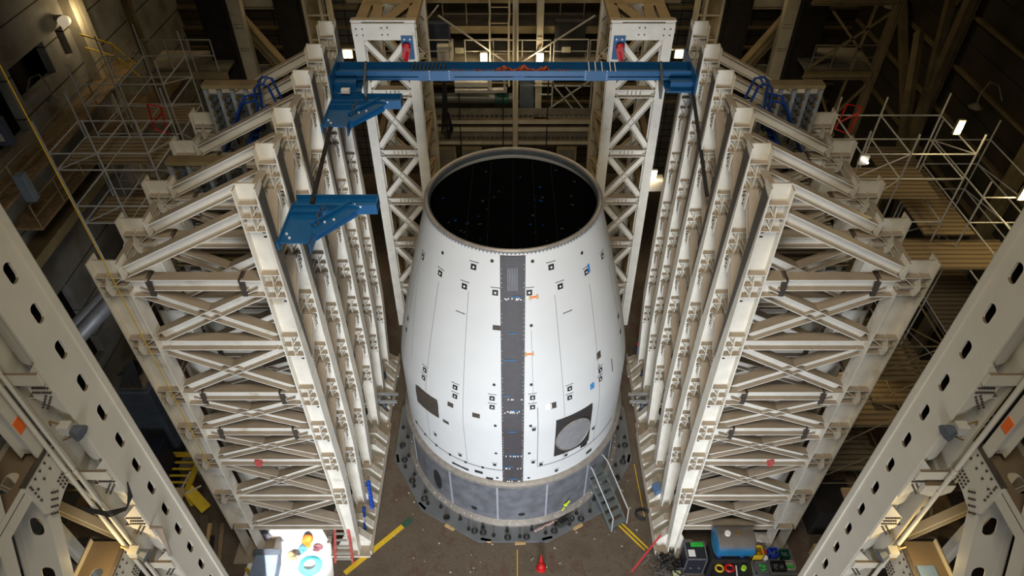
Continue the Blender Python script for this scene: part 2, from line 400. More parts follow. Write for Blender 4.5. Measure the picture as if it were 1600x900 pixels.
# big window patches
pl = MB(); patch(pl, [(-54, 6.25), (-51.5, 6.32), (-38.5, 6.42), (-37.6, 6.2), (-37.6, 5.58), (-53.6, 5.42)], seg=6)
pl.build('brown_window_patch', BROWNP, rk)
pl = MB(); patch(pl, [(20, 6.2), (40, 6.2), (40, 4.12), (19.9, 4.2)], seg=8); hp = pl.build('hatch_surround', mat('black_surround', (0.022, 0.019, 0.018), 0.7, 0, 0.2, 5), rk)
pl = MB(); patch(pl, [(29.6+9.3*math.cos(2*PI*k/40), 5.12+0.78*math.sin(2*PI*k/40)) for k in range(40)], off=0.04, seg=2)
pl.build('round_hatch', mat('hatch_grey', (0.24, 0.24, 0.25), 0.55, 0.2, 0.15, 5), hp)
pl = MB(); pl.tube([sp(29.6+9.3*math.cos(2*PI*k/40), 5.12+0.78*math.sin(2*PI*k/40), 0.06) for k in range(40)], 0.022, 6, closed=True)
pl.build('hatch_rim', RING, hp)
# sensor pads
def pad(th, z, w=0.085, light=True):
    dz = w; dt = math.degrees(w/prof(z)); m = MB()
    patch(m, [(th-dt, z-dz), (th+dt, z-dz), (th+dt, z+dz), (th-dt, z+dz)], 0.0, 0.012); o = m.build('sensor_pad', BLACK, rk)
    if light:
        m = MB(); q = 0.30; patch(m, [(th-dt*q, z-dz*q), (th+dt*q, z-dz*q), (th+dt*q, z+dz*q), (th-dt*q, z+dz*q)], 0.012, 0.006); m.build('sensor', PAPER, o)
    m = MB(); patch(m, [(th-dt*1.7, z+dz*1.75), (th+dt*1.7, z+dz*1.75), (th+dt*1.7, z+dz*2.0), (th-dt*1.7, z+dz*2.0)], 0.0, 0.008); m.build('sensor_code_line', GREYE, o)
for th, z in [(-23.5,11.8),(-28.1,11.1),(-9.9,11.13),(-46,11.1),(-65.9,11.02),(22.4,11.81),(26.9,11.12),(8.8,11.14),(46.2,11.14),(64.4,11.1),
        (-28.6,7.38),(-28.4,7.01),(-9.9,7.35),(-9.8,6.99),(9,7.39),(8.9,7.0),(27.6,7.36),(27.3,6.99),(-48.2,7.28),(-48.6,6.91),(47.2,7.33),(46.6,6.96)]:
    pad(th, z)
for th, z in [(-26.9,3.94),(-9,3.95),(9.6,4.1),(9.4,6.0),(13.5,3.89),(26.6,3.96),(38,3.95),(-42,4.3),(21.9,3.2),(43,4.6),(-72,8.2),(72,8.3),(-72,7.7),(72,7.6)]: pad(th, z, 0.06, False)
for th, z in [(-46.5,11.78),(44.8,11.82),(-12.5,12.1),(11.3,12.1),(-9.1,7.9),(8.5,7.91),(9.3,10.05),(-8.2,6.2),(-8.2,4.66),(-7.9,3.14),(7.9,6.2),(7.6,4.67),(7.6,3.14)]:
    m = MB(); d = 0.05; patch(m, [(th+math.degrees(d/prof(z))*math.cos(2*PI*k/12), z+d*math.sin(2*PI*k/12)) for k in range(12)], 0, 0.01); m.build('round_port', BLACK, rk)
for th, z, w, h, mm, nm in [(-30.6,6.56,.11,.09,BROWNP,'brown_patch'),(-17.3,6.5,.13,.09,BROWNP,'brown_patch'),(-33.5,5.56,.12,.07,BROWNP,'brown_patch'),(47,7.97,.10,.13,BROWNP,'brown_patch'),
        (-17.3,3.29,.15,.07,BLACK,'black_patch'),(-11.8,3.02,.13,.07,BLACK,'black_patch'),(-27.5,3.2,.34,.06,BLACK,'black_patch'),(37.3,3.99,.15,.08,BLACK,'black_patch'),(41.8,3.28,.13,.08,BLACK,'black_patch'),
        (-8.2,9.98,.14,.08,BROWNP,'brown_patch'),(18.9,6.9,.10,.12,BROWNP,'brown_patch'),(16.6,6.9,.10,.11,PAPER,'white_patch'),(40.7,6.95,.09,.12,LBLUE,'blue_patch'),(48.4,11.2,.05,.14,LBLUE,'blue_patch'),
        (11.2,10.98,.11,.03,ORANGE,'orange_marker'),(7.9,9.06,.10,.03,ORANGE,'orange_marker'),(-29,10.2,.16,.012,GREYE,'dark_tape'),(30,10.2,.16,.012,GREYE,'dark_tape'),(46.8,7.3,.012,.3,GREYE,'dark_tape'),(57,7.0,.02,.28,GREYE,'dark_tape')]:
    m = MB(); dt = math.degrees(w/prof(z)); patch(m, [(th-dt, z-h), (th+dt, z-h), (th+dt, z+h), (th-dt, z+h)], 0, 0.012); m.build(nm, mm, rk)
for th, z in [(11.2, 10.98), (7.9, 9.06)]:
    m = MB()
    for s in (-1, 1): dt = math.degrees(0.11/prof(z)); patch(m, [(th+s*dt*0.7, z-0.07), (th+s*dt*1.3, z-0.07), (th+s*dt*1.3, z+0.07), (th+s*dt*0.7, z+0.07)], 0, 0.014)
    m.build('marker_bracket', TAN, rk)
CAB = mat('cable_grey', (0.20, 0.20, 0.21), 0.6, 0, 0.1, 5)
def line(pts, r=0.008, nm='skin_cable', mm=None):
    m = MB(); m.tube([sp(th, z, 0.012) for th, z in pts], r, 5); m.build(nm, mm or CAB, rk)
def vline(a, b, n=14, **k): line([(a[0]+(b[0]-a[0])*i/n, a[1]+(b[1]-a[1])*i/n) for i in range(n+1)], **k)
vline((-25.2,11.0),(-23,3.7)); vline((-46,10.8),(-46.5,3.9)); vline((23.1,10.9),(25,3.75)); vline((47,10.7),(44,3.8)); vline((11.2,6.95),(11.6,3.86), r=0.013)
vline((-70,10.5),(-70,4)); vline((70,10.5),(70,4)); vline((9.2,9.9),(9.3,7.0), r=0.006); vline((-68,10.9),(-60,7.2), r=0.006)
line([(-62+i*2.0, 3.66) for i in range(29)]+[(-5, 3.66)], r=0.013); line([(11.6+i*2.0, 3.8) for i in range(26)], r=0.013)
for th in range(-60, -6, 9):
    m = MB(); patch(m, [(th-0.6, 3.62), (th+0.6, 3.62), (th+0.6, 3.70), (th-0.6, 3.70)], 0.0, 0.03); m.build('cable_clip', BLACK, rk)
m = MB()
for th in range(-180, 180, 6): m.tube([sp(th, 3.0, 0.014), sp(th, 3.02, 0.014)], 0.02, 5)
# grey skirt ring below
m = MB(); m.lathe([(4.05,2.72),(4.26,2.72),(4.30,2.76),(4.30,2.9),(4.22,2.96),(4.05,2.98)], 160); m.build('interface_flange', RING, rk)
m = MB(); m.lathe([(4.05,0.25),(4.19,0.25),(4.20,2.72),(4.05,2.72)], 160); sk = m.build('aluminium_skirt', SKIRT, rk, label='mottled grey metal skirt ring with pale weld seams')
m = MB()
for th in (-70, -34, -8, 17, 41.5, 66, 110, 150, -110, -150):
    a = R(th)
    m.obox((4.2*math.sin(a), -4.2*math.cos(a), 1.5), (math.cos(a), math.sin(a), 0), (math.sin(a), -math.cos(a), 0), (0,0,1), 0.035, 0.012, 1.2)
m.build('weld_seam', SEAM, sk)
def sk_oval(th, z, w, h):
    m = MB(); vs = [(4.225*math.sin(R(th)), -4.225*math.cos(R(th)), z)]
    for k in range(28):
        a = 2*PI*k/28; t = R(th)+w*math.cos(a)/4.2; vs.append((4.215*math.sin(t), -4.215*math.cos(t), z+h*math.sin(a)))
    m.add(vs, [(0, i+1, (i+1) % 28+1) for i in range(28)]); m.build('access_hole', BLACK, sk)
sk_oval(-43.5, 1.35, 0.22, 0.62); sk_oval(-20.6, 0.8, 0.12, 0.10); sk_oval(4.3, 0.78, 0.13, 0.09)
m = MB(); m.lathe([(4.1,0.10),(4.36,0.10),(4.38,0.14),(4.38,0.24),(4.3,0.30),(4.19,0.36)], 160); m.build('base_flange', RING, sk)
m = MB()
for k in range(90):
    a = 2*PI*k/90
    if random.random() < 0.4 and a > PI*0.95: m = MB(); m.cyl((4.3*math.cos(a), 4.3*math.sin(a), 0.24), (4.3*math.cos(a), 4.3*math.sin(a), 0.31), 0.022, n=6); m.build('base_bolt', PAPER, sk)
m = MB(); m.sphere((2.0, -3.78, 0.75), 0.09, 0.06, 0.08, 8); m.tube([(1.95,-3.85,0.7),(1.85,-3.95,0.62)], 0.03, 5); m.tube([(2.03,-3.8,0.85),(2.15,-3.75,1.0)], 0.035, 5)
tag(m.build('work_glove', mat('lime_fabric', (0.55, 0.65, 0.03), 0.8, 0, 0.1, 6)), 'small lime yellow glove stuck on the grey skirt ring', 'glove')

# segmented floor plates with studs
AP = 4.92
fp = thing('base_plate_ring', 'grey twelve-sided steel plate ring bolted to the floor under the white section', 'base plate')
for k in range(12):
    a0, a1 = R(30*k+75), R(30*k+105); r0 = AP/math.cos(R(15)); g = 0.012
    m = MB(); n = 6; inn = [V(4.1*math.cos(a0+(a1-a0)*i/n), 4.1*math.sin(a0+(a1-a0)*i/n), 0.0) for i in range(n+1)]
    m.prism([V(r0*math.cos(a0)*0.998, r0*math.sin(a0)*0.998, 0), V(r0*math.cos(a1), r0*math.sin(a1), 0)]+list(reversed(inn)), (0,0,0.10))
    m.build('plate_segment', GREYP, fp)
m = MB()
cnt = 0
for k in range(60):
    a = R(6*k+3)
    for r, q in ((4.5, 0), (4.74, 1)):
        if (k+q) % 2: continue
        x, y = r*math.cos(a), r*math.sin(a)
        if y > 2.5: continue
        b = MB(); b.cyl((x,y,0.09),(x,y,0.13),0.075,n=10); b.cyl((x,y,0.13),(x,y,0.26),0.035,n=8); b.build('anchor_stud', BLACK, fp); cnt += 1
for th, r in ((-60,4.7),(-48,4.72),(-33,4.72),(-18,4.75),(-14,4.72),(-2.5,4.78),(6,4.78),(19,4.78),(33,4.8),(47,4.8),(-73,4.7),(-82,4.7),(62,4.75),(72,4.75),(82,4.75)):
    a = R(th); x, y = r*math.sin(a), -r*math.cos(a)
    b = MB(); b.tube([(x+0.1*math.cos(t), y+0.1*math.sin(t), 0.14) for t in [2*PI*i/12 for i in range(12)]], 0.035, 6, closed=True)
    tag(b.build('rubber_ring', BLACK), 'black rubber ring lying on the grey plates around the white section', 'ring', 'black rings on the base plates')
for th in (-46, -29.5, -12, 3, 30, 15, -75, 75):
    a = R(th); x, y = 4.96*math.sin(a), -4.96*math.cos(a)
    b = MB(); b.obox((x, y, 0.05), (math.cos(a), math.sin(a), 0), (math.sin(a), -math.cos(a), 0), (0,0,1), 0.2, 0.05, 0.05)
    tag(b.build('wooden_shim', TAN), 'tan wooden shim along the outer edge of the grey base plates', 'wood block', 'wooden shims at the base plate edge')

# ------------------------------------------------------------ reaction frames
YS = [-5.45, -3.83, -2.16, -0.1, 1.55, 3.2]
LV = [13.62, 11.5, 9.4, 7.72, 6.1, 4.02]
THRU = (13.62, 9.4, 7.72)
XI0, XI1, XO0, XO1 = 5.46, 5.98, 9.2, 9.93
def frame(s, y0):
    side = 'left' if s < 0 else 'right'
    t = thing('reaction_frame', '', 'steel frame', (0, y0, 0), 'steel reaction frames on the %s side' % side)
    X = lambda x: s*x
    yc = y0+0.21
    # inner post
    m = MB(); zt = 16.45
    m.box(X(XI0), X(XI0+0.035), y0, y0+0.42, 4.9, zt); m.prism([V(X(XI0), y0, 4.9), V(X(XI0+0.035), y0, 4.9), V(X(5.735), y0, 0.1), V(X(5.70), y0, 0.1)], (0, 0.42, 0)); m.box(X(XI1-0.035), X(XI1), y0, y0+0.42, 0.1, zt-0.05)
    m.prism([V(X(XI0+0.035), yc-0.03, zt+0.02), V(X(XI1-0.035), yc-0.03, zt+0.02), V(X(XI1-0.035), yc-0.03, 0.1), V(X(5.73), yc-0.03, 0.1), V(X(XI0+0.035), yc-0.03, 4.9)], (0, 0.04, 0))
    post = m.build('inner_post', CREAM, t)
    MB().prism([V(X(XI0-0.012), y0+0.03, 16.2), V(X(XI0-0.012), y0+0.42, 16.3), V(X(XI0-0.012), y0+0.42, 10.9), V(X(XI0-0.012), y0+0.36, 10.7)], (X(0.014), 0, 0)).build('flange_strip', FACE, post, label='dark strip on the upper flange')  # thin dark strip over the upper part of the stage-side flange
    # stiffened nodes on the post
    for z in [15.65]+LV:
        m = MB(); h = 0.36
        for dz in (h, 0.0, -h): m.box(X(XI0+0.035), X(XI1-0.035), y0+0.02, yc-0.03, z+dz-0.012, z+dz+0.012)
        xm = (XI0+XI1)/2
        m.prism([V(X(xm-0.012), y0+0.02, z-h), V(X(xm-0.012), yc-0.03, z-h), V(X(xm-0.012), yc-0.03, z+h), V(X(xm-0.012), y0+0.08, z+h), V(X(xm-0.012), y0+0.0, z)], (X(0.024), 0, 0))
        m.bar((X(xm), yc-0.07, z), (X(XI0+0.05), yc-0.07, z+h), 0.02, 0.10, (0,0,1)); m.bar((X(xm), yc-0.07, z-h), (X(XI0+0.05), yc-0.07, z), 0.02, 0.10, (0,0,1))
        m.build('node_stiffener', CREAM, t)
        m = MB()
        for i in range(3):
            for dz in (-0.62, -0.5): m.cyl((X(XI0+0.14+0.02*i), yc-0.03, z+dz), (X(XI0+0.14+0.02*i), yc-0.05, z+dz), 0.018, n=6)
        m.build('post_bolt', BLACK, post)
    # outer post
    m = MB(); zt2 = 14.35
    m.box(X(XO0), X(XO0+0.035), y0, y0+0.42, 2.0, 13.45); m.box(X(XO1-0.035), X(XO1), y0, y0+0.42, 2.0, zt2)
    m.box(X(XO0), X(XO0+0.035), y0, y0+0.42, 13.85, zt2)
    m.box(X(XO0+0.035), X(XO1-0.035), yc-0.02, yc+0.02, 2.0, zt2-0.05); m.build('outer_post', CREAM, t)
    m = MB()
    for x in (XO0+0.12, XO1-0.12):
        m.prism([V(X(x-0.02), y0-0.05, 0.12), V(X(x-0.02), y0+0.47, 0.12), V(X(x-0.02), y0+0.42, 2.1), V(X(x-0.02), y0, 2.1)], (X(0.04), 0, 0))
    m.box(X(XO0+0.1), X(XO1-0.1), y0, y0+0.42, 2.0, 2.08)
    m.box(X(XO0-0.25), X(XO1+0.35), y0-0.3, y0+0.7, 0.0, 0.12); m.build('foot', CREAM, t)
    for z in LV:
        m = MB(); h = 0.27
        for dz in (h, 0.0, -h): m.box(X(XO0+0.035), X(XO1-0.035), y0+0.02, yc-0.02, z+dz-0.012, z+dz+0.012)
        xm = XO0+0.42
        pts = [(y0-0.03, -h), (yc-0.02, -h*1.2), (yc-0.02, h*1.2), (y0+0.02, h), (y0-0.10, h*0.5), (y0-0.13, 0), (y0-0.10, -h*0.6)]
        m.prism([V(X(xm), a, z+b) for a, b in pts], (X(0.03), 0, 0))
        m.bar((X(xm), y0+0.1, z-0.05), (X(XO0+0.05), y0+0.1, z+h), 0.02, 0.14, (0,0,1)); m.build('outer_node_stiffener', CREAM, t)
    a, b = XI1, XO0
    for z in LV:
        m = MB(); e_ = 0.42 if z in THRU else 0.0; m.ibeam((X(a+e_), yc, z), (X(b-e_), yc, z), 0.36, 0.29, tf=0.025); o = m.build('horizontal_beam', CREAM, t)
        if z not in THRU: continue
        for e0, e1 in ((a, a+0.5), (b-0.5, b)):
            m = MB(); m.box(X(e0), X(e1), y0+0.02, y0+0.40, z+0.17, z+0.20); m.box(X(e0), X(e1), y0+0.04, y0+0.38, z-0.36, z-0.33)
            m.box(X(e0), X(e1), yc-0.03, yc+0.03, z-0.33, z+0.17); m.build('end_connection', CREAM, t)
        for e in (a+0.5, b-0.5):
            MB().box(X(e-0.05), X(e+0.07), y0+0.04, y0+0.10, z-0.34, z+0.19).build('beam_clip', BROWNP, t)
            MB().box(X(e-0.05), X(e+0.07), y0+0.10, y0+0.38, z+0.18, z+0.20).build('beam_clip', BROWNP, t)
    lv2 = LV+[2.0]
    for i in range(len(lv2)-1):
        z0, z1 = lv2[i]-0.27, lv2[i+1]+0.27; dp = 0.31 if i < 3 else 0.27
        for q in (0, 1):
            p0 = V(X(a+0.12), yc+(0.0 if q else 0.03), z0 if q else z1); p1 = V(X(b-0.12), yc+(0.0 if q else 0.03), z1 if q else z0)
            m = MB(); m.ibeam(p0, p1, dp, 0.28, tf=0.024); m.build('diagonal_brace', CREAM, t)
    m = MB(); m.ibeam((X(a), yc, 15.62), (X(b), yc, 14.0), 0.31, 0.25, tf=0.028); m.build('top_raker', CREAM, t)
    m = MB(); m.ibeam((X(a), yc, 2.0), (X(b), yc, 2.0), 0.32, 0.25); m.build('bottom_beam', CREAM, t)
    m = MB(); m.box(X(5.3), X(6.75), y0-0.05, y0+0.62, 0.0, 0.1)
    m.prism([V(X(6.0), yc-0.02, 0.1), V(X(6.6), yc-0.02, 0.1), V(X(6.0), yc-0.02, 1.5)], (0, 0.04, 0)); m.box(X(5.95), X(6.6), y0+0.02, y0+0.4, 0.1, 0.22)
    m.build('base_plate', CREAM, t)
    return t
def ties(s, t, y0, dy):
    """struts and bolted diagonals that tie a frame back to the next one"""
    X = lambda x: s*x
    x = XI1-0.10
    for i, z in enumerate([15.65]+LV):
        m = MB(); m.ibeam((X(x), y0+0.42, z+0.1), (X(x), y0+dy, z+0.1), 0.22, 0.2, n=(1,0,0)); m.build('tie_strut', CREAM, t)
        if i < 6:
            zn = ([15.65]+LV)[i+1]
            m = MB(); m.ibeam((X(x-0.16), y0+dy-0.02, z-0.35), (X(x-0.16), y0+0.52, zn+0.55), 0.2, 0.24, n=(1,0,0), tf=0.02)
            d = m.build('tie_diagonal', CREAM, t)
            for (yy, zz) in ((y0+dy-0.10, z-0.52), (y0+0.6, zn+0.78)):
                MB().box(X(x-0.30), X(x-0.32), yy-0.12, yy+0.12, zz-0.24, zz+0.24).build('gusset', CREAM, d)
            m = MB()
            for (yy, zz) in ((y0+dy-0.10, z-0.52), (y0+0.6, zn+0.78)):
                for k in range(4): m.cyl((X(x-0.32), yy+0.04, zz-0.18+0.12*k), (X(x-0.34), yy+0.04, zz-0.18+0.12*k), 0.02, n=6)
            m.build('gusset_bolt', BLACK, d)
            m = MB(); m.obox((X(x-0.1), y0+0.62, zn+0.35), (0, 1, -0.45), (1,0,0), (0,0.45,1), 0.26, 0.13, 0.09); m.build('knee_bracket', CREAM, t)
            m = MB()
            for k in (-0.16, 0.16):
                for e in (-1, 1): m.cyl((X(x-0.1+0.07*e), y0+0.62+k-0.02, zn+0.35-k*0.45+0.08), (X(x-0.1+0.07*e), y0+0.62+k-0.03, zn+0.35-k*0.45+0.11), 0.022, n=6)
            m.build('bracket_bolt', BLACK, t)
    for i, z in enumerate(LV):
        if i % 2 == 0:
            m = MB(); m.ibeam((X(XO1-0.2), y0+0.42, z), (X(XO1-0.2), y0+dy, z), 0.24, 0.2, n=(1,0,0)); m.build('outer_tie', CREAM, t)
        if i < 5:
            m = MB(); m.ibeam((X(XO1-0.35), y0+0.44, z-0.2), (X(XO1-0.35), y0+dy, LV[i+1]+0.2), 0.2, 0.2, n=(1,0,0)); m.build('outer_tie_diagonal', CREAM, t)
ORDN = ['nearest', 'second', 'third', 'fourth', 'fifth', 'farthest']
frames = {}
for s, sd in ((-1, 'left'), (1, 'right')):
    pr = frame(s, YS[0]); pr['label'] = '%s cream steel reaction frame %s of the white section, its whole trussed face in view' % (ORDN[0], sd)
    kids = [pr]
    for k in range(1, 6):
        lb = '%s cream steel reaction frame on the %s, counted from the camera' % (ORDN[k], sd)
        if k == 5: lb = 'farthest cream steel reaction frame on the %s, nearest the tall lattice tower' % sd
        c = dup(pr, (0, YS[k], 0), lb); ORG[c.name] = V(0, YS[k], 0); kids.append(c)
    for k in range(5): ties(s, kids[k], YS[k], YS[k+1]-YS[k])
    frames[s] = kids
# anchor beams with fins along the foot of each row
for s, sd in ((-1, 'left'), (1, 'right')):
    for (a, b, x0, nm) in ((-5.42, -0.1, 5.24, 'near'), (0.2, 4.3, 5.34, 'far')):
        t = thing('anchor_beam', '%s length of cream anchor beam with rounded fins at the foot of the %s frames' % (nm, sd), 'beam', (0, a, 0))
        m = MB(); m.box(s*x0, s*(x0+0.05), a, b, 0, 0.34); m.box(s*x0, s*(x0+0.85), a, b, 0, 0.06); m.build('beam', CREAM, t)
        n = int((b-a)/0.56)
        for i in range(n):
            y = a+0.34+i*(b-a-0.35)/n
            sc_ = 1.0 if i % 4 != 2 else 0.7
            m = MB(); h_ = 1.0*sc_
            m.prism([V(s*(x0+0.05), y, 0.06), V(s*(x0+0.9), y, 0.06), V(s*(x0+0.9), y, h_), V(s*(x0+0.42), y, h_), V(s*(x0+0.05), y, 0.42)], (0, 0.26, 0)); m.build('anchor_fin', CREAM, t, bevel=0.07)


# ------------------------------------------------------------ rear lattice towers
def tower(s):
    sd = 'left' if s < 0 else 'right'
    t = thing('lattice_tower', 'tall cream X-braced lattice tower behind the white section on the %s' % sd, 'tower', (0, 6.5, 0))
    X = lambda x: s*x
    x0, x1, y0, y1, zt = 3.46, 5.68, 6.5, 10.3, 15.25
    m = MB()
    lw = 0.36
    for nm, xx in (('inner_front_leg', x0), ('outer_front_leg', x1-lw)):
        m = MB(); m.box(X(xx), X(xx+lw), y0, y0+0.03, 0, zt-0.05); m.box(X(xx+lw/2-0.015), X(xx+lw/2+0.015), y0+0.03, y0+0.36, 0, zt-0.06); m.box(X(xx), X(xx+lw), y0+0.36, y0+0.39, 0, zt-0.05)
        m.build(nm, CREAM, t)
    for nm, xx in (('inner_rear_leg', x0), ('outer_rear_leg', x1-lw)):
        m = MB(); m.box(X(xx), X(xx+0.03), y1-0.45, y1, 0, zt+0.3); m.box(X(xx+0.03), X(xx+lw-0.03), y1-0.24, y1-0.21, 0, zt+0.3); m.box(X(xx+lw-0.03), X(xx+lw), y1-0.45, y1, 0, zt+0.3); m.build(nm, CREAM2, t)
    m = MB(); m.box(X(x0), X(x1), y0-0.03, y0, 14.55, 15.15); m.build('head_plate', CREAM, t)
    m = MB()
    for (u, w_) in ((0.15,0.2),(0.37,0.2),(0.15,0.42),(0.37,0.42),(1.05,0.15),(1.25,0.15),(1.05,0.4),(1.25,0.4)): m.cyl((X(x1-u), y0-0.03, 15.15-w_), (X(x1-u), y0-0.05, 15.15-w_), 0.03, n=8)
    m.build('head_bolt', GREYE, t)
    m = MB(); m.box(X(x0-0.02), X(x1+0.02), y0-0.02, y0+0.2, 15.2, 15.26); m.box(X(x0), X(x1), y0+0.1, y0+0.14, 15.1, 15.2); m.build('head_flange', CREAM, t)
    hz = [12.45, 9.85, 7.5, 5.15, 2.6, 0.3]; prev = 14.6
    for i, z in enumerate(hz):
        m = MB(); m.ibeam((X(x0+lw), y0+0.2, z), (X(x1-lw), y0+0.2, z), 0.34, 0.36); h = m.build('cross_beam', CREAM, t)
        m = MB()
        for k in range(4): m.box(X(4.3+0.16*k), X(4.315+0.16*k), y0+0.02, y0+0.19, z-0.15, z+0.15)
        m.build('web_rib', CREAM2, h)
        for q in (0, 1):
            za, zb = prev-0.12, z+0.2
            m = MB(); m.ibeam((X(x0+lw-0.03), y0+0.16+0.03*q, za if q else zb), (X(x1-lw+0.03), y0+0.16+0.03*q, zb if q else za), 0.24, 0.22, tf=0.02); m.build('cross_brace', CREAM, t)
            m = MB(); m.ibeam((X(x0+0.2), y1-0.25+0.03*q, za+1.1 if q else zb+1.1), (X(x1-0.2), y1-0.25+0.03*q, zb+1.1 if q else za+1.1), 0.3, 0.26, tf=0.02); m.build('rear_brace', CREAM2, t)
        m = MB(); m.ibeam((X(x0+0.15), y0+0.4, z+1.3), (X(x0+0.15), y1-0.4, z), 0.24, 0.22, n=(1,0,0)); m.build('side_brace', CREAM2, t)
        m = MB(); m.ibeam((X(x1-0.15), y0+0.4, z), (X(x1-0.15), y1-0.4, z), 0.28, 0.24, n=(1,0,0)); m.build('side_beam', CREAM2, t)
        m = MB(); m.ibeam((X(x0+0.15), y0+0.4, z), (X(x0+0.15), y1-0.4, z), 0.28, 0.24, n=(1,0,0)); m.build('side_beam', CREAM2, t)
        prev = z
    # top deck framing: flat zigzag plates running back
    zz = zt-0.35
    for (xa, ya, xb, yb, wd) in ((x1-0.2, y0+0.3, x1-0.2, y1, 0.40), (x0+0.2, y0+0.3, x0+0.2, y1, 0.40), (x1-0.80, y0+0.3, x1-0.62, y0+2.3, 0.36), (x0+1.25, y0+0.35, x0+0.45, y0+2.3, 0.42), (x1-0.4, y1-0.3, x0+0.4, y0+2.4, 0.3), (x0+0.4, y1-0.3, x1-0.4, y0+2.4, 0.3)):
        m = MB(); m.ibeam((X(xa), ya, zz), (X(xb), yb, zz), 0.24, wd, n=(1, 0, 0)); m.build('top_plan_beam', CREAM2, t)
    m = MB(); m.box(X(x0+0.1), X(x1-0.1), y0+2.15, y0+3.0, zz+0.05, zz+0.12); m.build('top_plate', CREAM2, t)
    # blue lug plate with a red shackle and strap
    xb = x0+0.10
    m = MB(); m.box(X(xb), X(xb+0.42), y0-0.06, y0-0.02, 13.85, 14.72); bp = m.build('lug_plate', BLUE, t, label='blue lug plate')
    m = MB()
    for u in (0.1, 0.3): m.cyl((X(xb+u), y0-0.06, 14.6), (X(xb+u), y0-0.09, 14.6), 0.035, n=8)
    m.build('lug_bolt', PAPER, bp)
    m = MB(); m.bar((X(xb+0.22), y0-0.16, 14.35), (X(xb+0.30), y0-0.22, 13.95), 0.10, 0.26); m.tube([(X(xb+0.22),y0-0.2,14.2),(X(xb+0.3),y0-0.25,13.9),(X(xb+0.42),y0-0.2,13.2)], 0.07, 6)
    m.sphere((X(xb+0.25), y0-0.15, 14.38), 0.16, 0.06, 0.12); m.build('red_shackle', RED, bp)
    m = MB(); m.tube([(X(x0-0.02), y0+0.05, 14.3), (X(x0-0.25), y0+0.8, 13.6), (X(x0-0.3), y0+1.6, 12.6), (X(x0-0.15), y0+2.2, 11.2), (X(x0-0.2), y0+2.6, 9.5), (X(x0-0.1), y0+2.8, 7)], 0.02, 5)
    m.build('hanging_cable', CREAM2, t)
    return t
tower(-1); tower(1)

# ------------------------------------------------------------ blue lifting steelwork
br = thing('bridge_beam', 'long royal blue trough beam spanning between the two rows of frames', 'beam', (0, 2.3, 15.05))
m = MB(); zb, zt, ya, yb = 15.08, 15.38, 2.3, 2.95
m.box(-5.4, 5.4, ya, ya+0.03, zb, zt); m.box(-5.4, 5.4, yb-0.03, yb, zb, zt); m.box(-5.4, 5.4, ya, yb, zb+0.10, zb+0.13); m.build('trough', BLUE, br)
m = MB()
for x in (-2.55, -1.95, 2.2, 2.85):
    for k in range(4): m.cyl((x, ya, zb+0.06+0.08*k), (x, ya-0.015, zb+0.06+0.08*k), 0.016, n=6)
m.build('splice_rivet', PAPER, br)
m = MB(); m.box(-2.9, -1.8, ya-0.012, ya, zb-0.01, zt+0.01); m.box(2.15, 2.9, ya-0.012, ya, zb-0.01, zt+0.01); m.build('splice_plate', BLUE, br)
m = MB(); m.box(0.0, 0.35, ya-0.008, ya, 15.17, 15.22); m.build('nameplate', BLUE2, br)
m = MB()
for x in (2.3, 2.5, 2.7, 2.95, 3.1): m.bar((x, ya-0.01, zt+0.01), (x+0.03, yb, zt+0.01), 0.03, 0.01, (1,0,0))
m.build('white_tie', PAPER, br)
m = MB()
for i in range(9): m.bar((-3.1+0.12*i, ya, zt+0.015), (-3.05+0.12*i, yb, zt+0.015), 0.035, 0.01, (1,0,0))
m.build('dark_tie', BLACK, br)
for s in (-1, 1):
    m = MB(); m.box(s*5.44, s*5.40, 1.55, 3.55, 14.7, 15.55); m.build('end_plate', BLUE, br)
    m = MB(); m.prism([V(s*4.55, 3.0, 15.38), V(s*4.35, 1.4, 15.38), V(s*4.42, 1.4, 15.38), V(s*4.62, 3.0, 15.38)], (0,0,-0.45)); m.build('end_gusset', GREYE, br)
    m = MB(); m.box(s*5.4, s*4.6, 1.75, 3.2, 14.95, 15.0); m.box(s*5.4, s*4.75, 1.95, 2.25, 15.0, 15.2); m.build('end_shoe', BLUE, br)
m = MB(); m.box(-5.15, -4.9, 1.6, 1.75, 15.0, 15.12); m.build('junction_box', PAPER, br)
m = MB()
random.seed(3)
pts = []
for i in range(60):
    x = -1.9+i*3.7/59; pts.append((x, 2.5+0.16*math.sin(i*1.7)+random.uniform(-.05,.05), 15.20+max(0, 0.10*math.sin(i*0.6)+random.uniform(-.02,.05))))
m.tube(pts, 0.03, 6); m.tube([(x, 4.98-y, z+0.04) for x, y, z in pts[18:52]], 0.04, 6); m.tube([(x+0.1, y*0.5+1.25, z+0.10) for x, y, z in pts[24:46]], 0.045, 6)
tag(m.build('lifting_sling', mat('orange_red_sling', (0.45, 0.07, 0.015), 0.7, 0, 0.2, 6)), 'tangled orange red lifting sling lying in the blue trough beam', 'sling')
